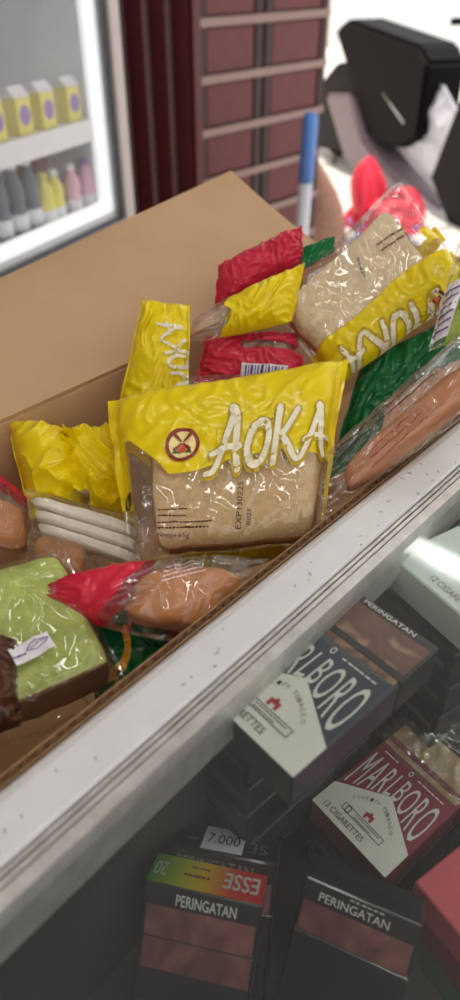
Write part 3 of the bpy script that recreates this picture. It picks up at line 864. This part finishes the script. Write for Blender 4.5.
def marlboro(label, mtx, colm, w, h, d, lid_m, pic, group=None, warn=True, cut=.42):
    t, c, l = pack(label, mtx, colm, lid_m, group, w, h, d)
    kw = dict(w=w, h=h, d=d)
    # white lower field with the peaked roof
    art('white_field', ([V(p) for p in ((0, 0), (1, 0), (1, .20), (.5, .40), (0, .20))], [[0, 1, 2, 3, 4]]), M['offwhite'], c, .0003, **kw)
    vs, fs = T2('MARLBORO', .05, 0, .95, 1, bold=.0, spacing=1.12)
    up = .565
    vs = [V((v.x, (.225 + .17 * (1 - abs(v.x - .5) * 2)) * (1 - v.y) + v.y * up)) for v in vs]
    art('brand_lettering', (vs, fs), M['silver'], c, .0006, **kw)
    art('small_print', j2(D2(.56, .604, .9, .62, 6, 1), disc2(.46, .612, .022, .014), D2(.1, .604, .3, .62, 4, 2)), M['silver'], c, .0006, **kw)
    # arched quality line, emblem, oval, count
    q = []
    s_ = 'QUALITY TOBACCO'
    for i, ch in enumerate(s_):
        if ch == ' ': continue
        x = .25 + .5 * i / (len(s_) - 1); y = .205 + .085 * (1 - ((x - .5) / .25) ** 2); q.append(T2(ch, x - .014, y, x + .014, y + .026))
    art('quality_line', j2(*q), M['ink'], c, .0006, **kw)
    art('crest', j2(R4(.45, .185, .55, .21), R4(.45, .165, .48, .185), R4(.52, .165, .55, .185), R4(.485, .2, .515, .225)), M['redtab'], c, .0006, **kw)
    fr = j2(R4(.24, .105, .76, .11), R4(.24, .15, .76, .155), R4(.24, .105, .248, .155), R4(.752, .105, .76, .155), disc2(.31, .13, .03, .02), D2(.4, .135, .72, .145, 9, 1), D2(.4, .116, .62, .126, 6, 2))
    art('framed_print', fr, M['ink'], c, .0006, **kw)
    art('count_print', T2('12 CIGARETTES', .1, .035, .62, .075, bold=.005), M['ink'], c, .0006, **kw)
    if warn:
        art('warning_header', R4(0, .955, 1, 1), M['bcard'], l, .0004, **kw)
        art('warning_title', T2('PERINGATAN', .28, .962, .80, .99, bold=.01), M['silver'], l, .0008, **kw)
        art('warning_picture', R4(.02, .74, .98, .95), pic, l, .0004, **kw)
        art('warning_picture', R4(.02, .66, .98, .697), pic, c, .0004, **kw)
        art('warning_text', j2(D2(.04, .648, .96, .659, 26, 1), D2(.2, .632, .8, .641, 18, 2)), M['greyink'], c, .0006, **kw)
    return t


XD = V((.655, -.756, 0)).normalized(); UP = V((0, 0, 1))


stripe_m = mat('dull_stripe', lin(84, 82, 82), .5, var=0)


def column(o, x, n_under, gap, group, label, w=PW, h=PH, d=PD, cols=None, seed=0):
    """plain packs under a top pack, down to the case floor"""
    random.seed(seed)
    z = BZ
    for k in range(n_under):
        m = frame(V((o.x, o.y, z)) + x * random.uniform(-.002, .002), x, UP); z += d + gap
        t, c, l = pack(label, m, (cols or [M['gcard'], M['bcard']])[k % 2], (cols or [M['bcard'], M['gcard']])[(k + 1) % 2], group, w, h, d)
        mk('end_stripe', ([V((x_, -.0003, z_)) for x_, z_ in ((.004, d * .35), (w - .004, d * .35), (w - .004, d * .5), (.004, d * .5))], [[0, 1, 2, 3]]), stripe_m, t, smooth=False, local=True)
    return z


# navy pack on a tall column beside the edge
HB = .252
w, h = .058, .096
br = at_z((293, 778), CAM.z - HB); xd = V((.665, -.745, 0)).normalized()
o = br - xd * w
zt = column(o - xd * .028 + V((-xd.y, xd.x, 0)) * .004, xd, 6, .0042, 'packs stacked under the navy pack', 'dark cigarette pack in the column under the navy pack', w, h, seed=1)
o.z = CAM.z - HB - PD
marlboro('navy and white cigarette pack lettered MARLBORO, half under the white edge', frame(o, xd, UP), M['navy'], w, h, PD, M['bcard'], M['pic'])
# burgundy pack, lower
HR = .364
bl = at_z((312, 800), CAM.z - HR); brr = at_z((385, 878), CAM.z - HR); xr = (brr - bl); xr.z = 0; wr = xr.length; xr.normalize()
o = V((bl.x, bl.y, BZ)); column(o, xr, 2, .0, 'packs stacked under the burgundy pack', 'dark cigarette pack lying under the burgundy pack', wr, .088, seed=2)
o.z = CAM.z - HR - PD
marlboro('burgundy and white cigarette pack lettered MARLBORO, lying deeper in the case', frame(o, xr, UP), M['burg'], wr, .088, PD, M['burg'], M['pic2'])
mred = frame(o, xr, UP)
# cellophane bag over the burgundy pack's upper end
bag = thing('plastic_bag', 'crumpled clear plastic bag over the top of the burgundy pack', 'bag', M4=mred @ Matrix.Translation(V((0, .058, PD))))
bv, bf = [], []
nb = 34
for j in range(nb + 1):
    for i in range(nb + 1):
        x = i / nb; y = j / nb; q = V((x * 4, y * 4, 2.2)); e = min(x, 1 - x, y, 1 - y) * 4
        zz = .0015 + .007 * min(1, e) + .006 * (1 - abs(noise.noise(q))) ** 3 * min(1, e) + .003 * (1 - abs(noise.noise(q * 2.3))) ** 4
        bv.append(V((x * (wr + .004) - .002, y * .05, zz)))
for j in range(nb):
    for i in range(nb): k = j * (nb + 1) + i; bf.append([k, k + 1, k + nb + 2, k + nb + 1])
mk('bag_film', (bv, bf), M['wbag'], bag, local=True)
# pale mint pack at the upper right, on its column
HM = .255
bl = at_z((392, 556), CAM.z - HM); b2 = at_z((460, 614), CAM.z - HM); xm = (b2 - bl); xm.z = 0; xm.normalize()
o = V((bl.x, bl.y, BZ)); zz = column(o, xm, 6, .003, 'packs stacked under the pale mint pack', 'dark cigarette pack in the column under the pale mint pack', seed=3)
o.z = CAM.z - HM - PD
t, c, l = pack('pale mint cigarette pack printed 12 CIGARETTES, under the glass reflection', frame(o, xm, UP), M['mint'], M['mint'])
art('count_print', T2('12 CIGARETTES', .42, .05, .95, .10), M['greyink'], c)
art('ring_print', disc2(.68, .22, .06, .035), M['inkg'], c)
art('mint_band', R4(0, .55, 1, .69), M['greenc'], c)
# fan of grey packs between the columns
for k in range(3):
    oo = at_z((352 + k * 26, 690 - k * 6), CAM.z - (.40 - .0 * k)); oo.z = BZ
    oo = W(EA.dot(br) + .056 + k * .0, NB.dot(br) - .052 + .0 * k, BZ + k * .0222) + EA * (.016 * k)
    t, c, l = pack('plain grey cigarette pack in the shifted stack beside the navy column, ' + ('at its bottom', 'in its middle', 'on its top')[k], frame(oo, xd, UP), M['gcard'], M['bcard'], 'shifted grey packs', .05, .07)
    mk('end_stripe', ([V((x_, -.0003, z_)) for x_, z_ in ((.004, PD * .35), (.046, PD * .35), (.046, PD * .5), (.004, PD * .5))], [[0, 1, 2, 3]]), M['greyink'], t, smooth=False, local=True)
# pink pack at the right
HP = .345
bl = at_z((424, 868), CAM.z - HP); b2 = at_z((462, 912), CAM.z - HP); xp = (b2 - bl); xp.z = 0; xp.normalize()
o = V((bl.x, bl.y, BZ))
for k in range(3):
    m = frame(V((o.x, o.y, BZ + k * .0225)) - xp * (0, .004, .002)[k], xp, UP)
    pack(('green cigarette pack lying under two others at the case right', 'dark red cigarette pack between the green and the pink pack', 'plain pink cigarette pack lying on top at the case right')[k] if k < 2 else 'plain pink cigarette pack lying uppermost beside the burgundy pack', m, (M['greenc'], M['burg'], M['pinkc'])[k], (M['greenc'], M['burg'], M['pinkc'])[k])
o.z = BZ + .067


# leaning packs at the near end: top end and front both seen
def leaning(label, pl, pr, drop, lean, body, lidm, group=None, w=PW):
    """pl, pr: where the two ends of the upper front edge are seen"""
    a = at_z(pl, CAM.z - drop); b = at_z(pr, CAM.z - drop); x = (b - a); x.z = 0; x.normalize()
    fh = V((x.y, -x.x, 0))                                     # towards the viewer
    if fh.y > 0: fh = -fh
    y = (UP * math.cos(lean) - fh * -math.sin(lean) * -1).normalized(); n = x.cross(y).normalized()
    m = Matrix((x, y, n)).transposed().to_4x4()
    m.translation = a - y * PH - n * PD
    return pack(label, m, body, lidm, group, w)


t, c, l = leaning('cigarette pack with green to red ESSE band, leaning nearest the viewer', (146, 880), (258, 905), .342, math.radians(33), M['bcard'], M['bcard'])
top_art('end_band', R4(.0, .0, 1, 1), M['grad'], l)
top_art('brand_lettering', T2('ESSE', .05, .2, .36, .75, bold=.012), M['silver'], l, .0006)
top_art('count_print', T2('20', .86, .28, .97, .75), M['silver'], l, .0006)
top_art('small_print', j2(D2(.48, .52, .72, .66, 6, 1), D2(.5, .24, .66, .34, 5, 2)), M['burg'], l, .0006)
art('warning_title', T2('PERINGATAN', .28, .90, .80, .965, bold=.01), M['silver'], l, .0008)
art('warning_picture', R4(.03, .705, .97, .88), M['pic3'], l, .0004); art('warning_picture', R4(.03, .52, .97, .695), M['pic3'], c, .0004)
mb = WM[t.name] @ Matrix.Translation(V((.006, .005, -PD - .0007))) @ Matrix.Rotation(math.radians(1.5), 4, 'Z')
t, c, l = pack('black cigarette pack wearing a white price tag, behind the banded pack', mb, M['bcard'], M['bcard'])
top_art('brand_lettering', j2(T2('SE', .10, .40, .28, .78), disc2(.80, .6, .05, .03)), M['greyink'], l, .0006)
art('warning_title', T2('PERINGATAN', .1, .90, .80, .965, bold=.01), M['greyink'], l, .0008)
art('warning_picture', R4(.03, .705, .97, .88), M['pic3'], l, .0004)
tg = mk('price_tag', ([V((PW * x, PH + .0012, PD * y)) for x, y in ((.30, .05), (.68, .05), (.68, .98), (.30, .98))], [[3, 2, 1, 0]]), M['paper'], l, smooth=False, local=True)
vs, fs = T2('7.000', 0, 0, 1, 1)
mk('price_writing', ([V((PW * (.34 + v.x * .3), PH + .0016, PD * (.72 - v.y * .38))) for v in vs], fs), M['ink'], tg, smooth=False, local=True)
t, c, l = leaning('dark cigarette pack leaning right of the banded pack, titled PERINGATAN', (306, 876), (390, 912), .342, math.radians(33), M['bcard'], M['bcard'])
top_art('brand_lettering', D2(.2, .35, .8, .6, 6, 3), M['gcard'], l, .0006)
art('brand_line', D2(.4, .974, .7, .988, 6, 4), M['silver'], l, .0008)
art('warning_title', T2('PERINGATAN', .15, .905, .75, .955, bold=.005), M['silver'], l, .0008)
art('warning_picture', R4(.03, .705, .97, .88), M['pic3'], l, .0004)

# ================================================================== FRIDGE
K = at_d((137, 230), 2.2)
fd = V((.445, .896, 0)).normalized(); fi = V((-fd.y, fd.x, 0))
FM = Matrix((fd, fi, UP)).transposed().to_4x4(); FM.translation = V((K.x, K.y, 0)); KZ = K.z
fr = thing('drinks_fridge', 'white glass fronted drinks fridge with lit shelves', 'fridge', M4=FM)
FW, FD, FT = .75, .5, 1.95


def F(name, parts, m, parent=fr, **kw):
    return mk(name, join(*parts), m, parent, local=True, smooth=False, **kw)


F('cabinet', [box(-FW, 0, FD - .03, FD, 0, FT), box(-FW, -FW + .03, .035, FD, 0, FT), box(-.03, 0, .035, FD, 0, FT), box(-FW, 0, .035, FD, FT - .2, FT), box(-FW, 0, .035, FD, 0, KZ + .05)], M['fr_grey'])
fw = .045
F('door_frame', [box(-FW, 0, 0, .034, KZ, KZ + fw, .004), box(-FW, 0, 0, .034, FT - .22, FT - .18, .004), box(-fw, 0, 0, .034, KZ + fw, FT - .22, .004), box(-FW, -FW + fw, 0, .034, KZ + fw, FT - .22, .004)], M['fr_grey'])
F('gasket', [box(-FW + fw, -fw, .012, .03, KZ + fw, KZ + fw + .008), box(-fw - .008, -fw, .012, .03, KZ + fw, FT - .22)], M['gasket'])
F('door_glass', [box(-FW + fw, -fw - .012, .018, .022, KZ + fw + .01, FT - .22)], M['fglass'])
F('liner', [box(-FW + .03, -.03, FD - .05, FD - .03, KZ + .05, FT - .2), box(-.06, -.03, .036, FD - .05, KZ + .05, FT - .2), box(-FW + .03, -FW + .05, .036, FD - .05, KZ + .05, FT - .2), box(-FW + .03, -.03, .036, FD - .05, KZ + .05, KZ + .07)], M['fr_white'])
F('glow_strip', [box(-.112, -.062, .038, .056, KZ + .108, FT - .25, .004)], M['fglow'])  # added glow that brightens the right jamb, not a fitted lamp
F('glow_strip', [box(-FW + .06, -.062, .038, .056, KZ + .066, KZ + .106, .004)], M['fglow'])  # same added glow along the bottom jamb, to whiten it
F('glow_strip', [box(-FW + .06, -.2, .06, .08, FT - .25, FT - .22, .004)], M['fglow'])  # interior lamp under the fridge top
FMi = FM.inverted()


def fpt(px, y):                                               # where a line of sight crosses the fridge at depth y
    n = fi; p0 = FM @ V((0, y, 0)); return FMi @ at_plane(px, p0, n)


sz = fpt((86, 122), .05).z
F('shelf', [box(-FW + .05, -.062, .05, FD - .06, sz - .015, sz), box(-FW + .05, -.062, .045, .06, sz - .05, sz + .005, .003)], M['fr_white'])
F('shelf', [box(-FW + .05, -.062, .05, FD - .06, sz + .42, sz + .435), box(-FW + .05, -.062, .045, .06, sz + .38, sz + .44, .003)], M['fr_white'])
F('grille', [box(-FW + .05, -.05, .02, .034, .1 + .05 * k, .125 + .05 * k) for k in range(int((KZ - .2) / .05))], M['gasket'])
dy = mat('drink_yellow', lin(232, 222, 110), .4, var=.05); dp = mat('drink_pink', lin(230, 180, 196), .35, var=.05); dpur = mat('drink_purple', lin(146, 118, 186), .4, var=.05)
dgr = mat('drink_dark', lin(92, 100, 116), .3, var=.1); dor = mat('drink_orange', lin(188, 112, 84), .35, var=.1); dwh = mat('drink_white', lin(238, 238, 240), .4)


def dthing(name, label, cat, x, y, z, group): return thing(name, label, cat, M4=FM @ Matrix.Translation(V((x, y, z))), group=group)


def carton_drink(lab, x, y, z):
    t = dthing('drink_carton', lab, 'drink', x, y, z, 'drink cartons on the upper fridge shelf')
    mk('box_body', box(-.028, .028, -.022, .022, 0, .085, .003), dy, t, local=True, smooth=False)
    mk('gable', ([V(p) for p in ((-.028, -.022, .085), (.028, -.022, .085), (.028, .022, .085), (-.028, .022, .085), (-.028, 0, .108), (.028, 0, .108))], [[0, 1, 5, 4], [2, 3, 4, 5], [1, 2, 5], [3, 0, 4]]), dwh, t, local=True, smooth=False)
    mk('purple_badge', ([V((p.x * .02, -.0226, .045 + p.y * .023)) for p in disc2(0, 0, 1)[0]], disc2(0, 0, 1)[1]), dpur, t, local=True, smooth=False)


def bottle(lab, x, y, z, m, cap, hgt=.14, r=.026, group=None):
    t = dthing('drink_bottle', lab, 'drink', x, y, z, group)
    s_ = hgt / .14
    mk('bottle_body', lathe([(r * .8, 0), (r, .006), (r, .05 * s_), (r * .86, .06 * s_), (r, .072 * s_), (r * .95, .098 * s_), (r * .5, .118 * s_), (r * .48, .126 * s_)]), m, t, local=True)
    mk('cap', lathe([(r * .54, .124 * s_), (r * .54, .138 * s_), (r * .45, .14 * s_)]), cap, t, local=True)
    mk('label_band', lathe([(r * 1.015, .015 * s_), (r * 1.015, .045 * s_)], 20), dwh if m is not dwh else dpur, t, local=True)


for k, (px, nm) in enumerate((((-4, 150), 'fourth'), ((22, 138), 'third'), ((45, 128), 'second'), ((70, 118), 'first'))):
    p = fpt(px, .1); carton_drink('yellow drink carton with purple badge, %s from the fridge right side on upper shelf' % nm, p.x, .1, sz)
fz = KZ + .07
for k, (px, m, c) in enumerate((((48, 218), dy, dy), ((60, 228), dy, dwh), ((76, 220), dp, dwh), ((90, 214), dp, dpur))):
    p = fpt(px, .12); bottle(('pale yellow drink bottle leftmost in the lower fridge row', 'yellow drink bottle with white cap in the lower fridge row', 'pink drink bottle with white cap in the lower fridge row', 'pink drink bottle with purple cap beside the fridge right jamb')[k], p.x, .12, fz, m, c)
for k, px in enumerate(((4, 232), (20, 226), (34, 220))):
    p = fpt(px, .13); bottle(('dark bottle at the fridge far left, lower row', 'dark bottle second from left in the lower fridge row', 'dark bottle third from left, touching the yellow bottles')[k], p.x, .13, fz, dgr, dwh, .19, .027)
for k, px in enumerate(((24, 185), (42, 180), (58, 174), (72, 170))):
    p = fpt(px, .3); bottle('orange drink bottle in the rear fridge row, %s from the left' % ('first', 'second', 'third', 'fourth')[k], p.x, .3, fz, dor, dgr, .2, .032)

# ================================================================== BEYOND THE COUNTER
# capped pipe standing by the door
pp = at_d((311, 112), 2.55)
t = thing('standing_pipe', 'white pipe wrapped blue at its upper half, standing before the maroon door', 'pipe', loc=V((pp.x, pp.y, 0)))
q0 = V((pp.x - .01, pp.y + .02, 0)); q1 = V((pp.x, pp.y, pp.z))
mid = q0.lerp(q1, .70)
mk('white_length', tube([q0, mid], .027), M['pwhite'], t)
d = (q1 - mid); mk('blue_wrap', tube([mid, mid + d * .9, mid + d * .96, q1], [.029, .029, .025, .012]), M['pblue'], t)
# brown sack
sp = at_d((326, 205), 3.5)
t = thing('brown_sack', 'soft brown sack standing beside the blue and white pipe', 'sack', loc=V((sp.x, sp.y, 0)))
vs, fs = lathe([(.10, 0), (.125, .03), (.12, .12), (.11, .24), (.085, .32), (.06, .40), (.035, .46), (.012, .50)], 40)
vs = [V((v.x * (1 + .16 * noise.noise(v * 9)), v.y * .7 * (1 + .16 * noise.noise(v * 9 + V((4, 4, 4)))), v.z)) + V((sp.x - .10 * (v.z / .5) ** 2, sp.y, 0)) for v in vs]
mk('sack_body', (vs, fs), M['sack'], t)
mk('hem', tube([V((sp.x + .127 * math.cos(a), sp.y + .089 * math.sin(a), .02)) for a in [k * math.pi / 12 for k in range(25)]], .008, 6), M['sack'], t)

# blue bucket holding a red plastic bag
bp = at_d((385, 218), 3.75)
bk = thing('blue_bucket', 'pale blue plastic bucket almost hidden by the red bag in it', 'bucket', loc=V((bp.x, bp.y, 0)))
z1 = bp.z - .02
vs, fs = lathe([(.13, 0), (.185, z1), (.20, z1 + .004), (.20, z1 + .02), (.18, z1 + .02), (.125, .01)], 30)
mk('bucket_body', ([v + V((bp.x, bp.y, 0)) for v in vs], fs), M['bucket'], bk)
rb = thing('red_plastic_bag', 'red plastic carrier bag with knotted loop handles, stuffed in the blue bucket', 'bag', loc=V((bp.x, bp.y, z1)))
vs, fs = [], []
nu, nv = 48, 24
for j in range(nv + 1):
    for i in range(nu):
        t_ = j / nv; a = 2 * math.pi * i / nu
        r = .2 * math.cos(t_ * 1.45) ** .6; z = z1 - .02 + .16 * math.sin(t_ * 1.5)
        q = V((math.cos(a) * 2, math.sin(a) * 2, t_ * 3)); r *= 1 + .25 * noise.noise(q * 1.6) ; z += .03 * noise.noise(q * 2.2)
        vs.append(V((bp.x + r * math.cos(a), bp.y + r * math.sin(a), z)))
for j in range(nv):
    for i in range(nu): fs.append([j * nu + i, j * nu + (i + 1) % nu, (j + 1) * nu + (i + 1) % nu, (j + 1) * nu + i])
mk('bag_body', (vs, fs), M['bag_red'], rb, attr=[1.0] * len(vs))
ec = at_plane((366, 218), bp + V((0, -.1, 0)), V((0, -1, .35)).normalized()); et = at_plane((368, 156), bp + V((0, -.1, 0)), V((0, -1, .35)).normalized())
vs, fs = lathe([(.03, 0), (.075, .12), (.092, .35), (.09, .6), (.07, .82), (.035, .96), (.008, 1)], 28)
vs = [ec.lerp(et, v.z) + V((v.x * (1 + .25 * noise.noise(v * 14)), v.y * .45 * (1 + .5 * noise.noise(v * 16)) + .03 * math.sin(v.x * 40), 0)) for v in vs]
mk('handle', (vs, fs), M['bag_red'], rb, attr=[1.0] * len(vs))
for lab, pts in (('handle', [(385, 205), (400, 188), (412, 194), (420, 214), (416, 226)]),):
    base = [at_plane(p, bp + V((0, -.05, 0)), V((0, -1, .35)).normalized()) for p in pts]
    vs, fs = [], []
    for i, p in enumerate(base):
        for k, o_ in enumerate((-1, -.3, .4, 1)): vs.append(p + V((.045 * o_, .06 * o_, .02 * noise.noise(p * 20 + V((k, 0, 0))))) + V((0, 0, .012 * math.cos(o_ * 2))))
    for i in range(len(base) - 1):
        for k in range(3): fs.append([i * 4 + k, i * 4 + k + 1, i * 4 + k + 5, i * 4 + k + 4])
    h_ = mk(lab, (vs, fs), M['bag_red'], rb, attr=[1.0] * len(vs))
    md = h_.modifiers.new('thick', 'SOLIDIFY'); md.thickness = .012; md2 = h_.modifiers.new('soft', 'SUBSURF'); md2.levels = 2; md2.render_levels = 2

# parked scooter
r0 = at_z((338, 156), 0); f0 = at_z((500, 232), 0)
sx = (f0 - r0); L_ = sx.length; sx.normalize(); sn = V((sx.y, -sx.x, 0))      # sn points to the viewer's side
if sn.y > 0: sn = -sn
t = thing('motor_scooter', 'black parked motor scooter with grey footboard skirt, out in the light', 'scooter', loc=(r0 + f0) / 2)
mid = (r0 + f0) / 2


def spx(*pts): return [at_plane(p, mid, sn) for p in pts]


def slab(name, pts, m, half): return mk(name, prism([p - sn * half for p in spx(*pts)], sn, half * 2), m, t, smooth=False)


def wheel(c, r, name):
    prof = []
    vs, fs = [], []
    for i in range(28):
        a = 2 * math.pi * i / 28; d_ = sx * math.cos(a) + UP * math.sin(a)
        for k in range(10):
            b_ = 2 * math.pi * k / 10; vs.append(c + d_ * (r - .05 + .05 * math.cos(b_)) + sn * (.055 * math.sin(b_)))
    for i in range(28):
        for k in range(10): fs.append([i * 10 + k, i * 10 + (k + 1) % 10, ((i + 1) % 28) * 10 + (k + 1) % 10, ((i + 1) % 28) * 10 + k])
    wh = mk(name, (vs, fs), M['rubber'], t)
    mk('rim', tube([c - sn * .03, c + sn * .03], r - .07, 24), M['black'], wh)


wheel(r0 + UP * .24, .24, 'rear_wheel'); wheel(f0 + UP * .24, .24, 'front_wheel')
slab('tail_body', [(318, 118), (330, 88), (352, 62), (398, 60), (392, 128), (368, 152), (330, 146)], M['black'], .13)
slab('footboard_skirt', [(346, 92), (372, 92), (386, 138), (402, 158), (448, 206), (470, 232), (464, 250), (444, 236), (392, 186), (366, 158)], M['sc_grey'], .19)
slab('seat', [(352, 30), (366, 18), (440, 44), (448, 62), (436, 138), (420, 147), (392, 142), (380, 120)], M['blackm'], .14)
slab('leg_shield', [(452, 176), (470, 130), (500, 60), (520, 60), (500, 150), (490, 236), (470, 222)], M['black'], .17)
hb = spx((505, 20))[0]
mk('handlebar', tube([hb - sn * .32, hb - sn * .1, hb + sn * .1, hb + sn * .32], .016), M['black'], t)
mk('steering_column', tube([spx((508, 80))[0], hb], .03), M['black'], t)
ks = spx((352, 158), (347, 184))
mk('kickstand', tube([ks[0] + sn * .14, ks[1] + sn * .2], .012, 8), M['blackm'], t)
gl = spx((402, 92), (424, 122)); mk('side_badge', tube([gl[0] + sn * .142, gl[1] + sn * .142], .006, 8), M['chrome'], t)
# white plastic bag standing on the footboard
wc = spx((425, 170))[0]
t2 = thing('white_plastic_bag', 'crinkled white plastic bag on the scooter footboard', 'bag', loc=wc)
vs, fs = [], []
quad = spx((394, 140), (444, 196), (470, 130), (446, 84))
for j in range(31):
    for i in range(31):
        a, b = i / 30, j / 30; p = (quad[0] * (1 - a) + quad[1] * a) * (1 - b) + (quad[3] * (1 - a) + quad[2] * a) * b
        q = V((a * 3, b * 3, 1)); e = 1 - max(abs(2 * a - 1), abs(2 * b - 1)) ** 3
        vs.append(p + sn * (.01 + .05 * e + .04 * e * (1 - abs(noise.noise(q * 1.4))) ** 3))
n0 = len(vs)
vs += [v - sn * (2 * ((v - mid).dot(sn) - .02)) for v in vs]
for j in range(30):
    for i in range(30):
        k = j * 31 + i; fs.append([k, k + 1, k + 32, k + 31]); fs.append([n0 + k, n0 + k + 31, n0 + k + 32, n0 + k + 1])
mk('bag_body', (vs, fs), M['bagw'], t2, attr=[1.0] * len(vs))
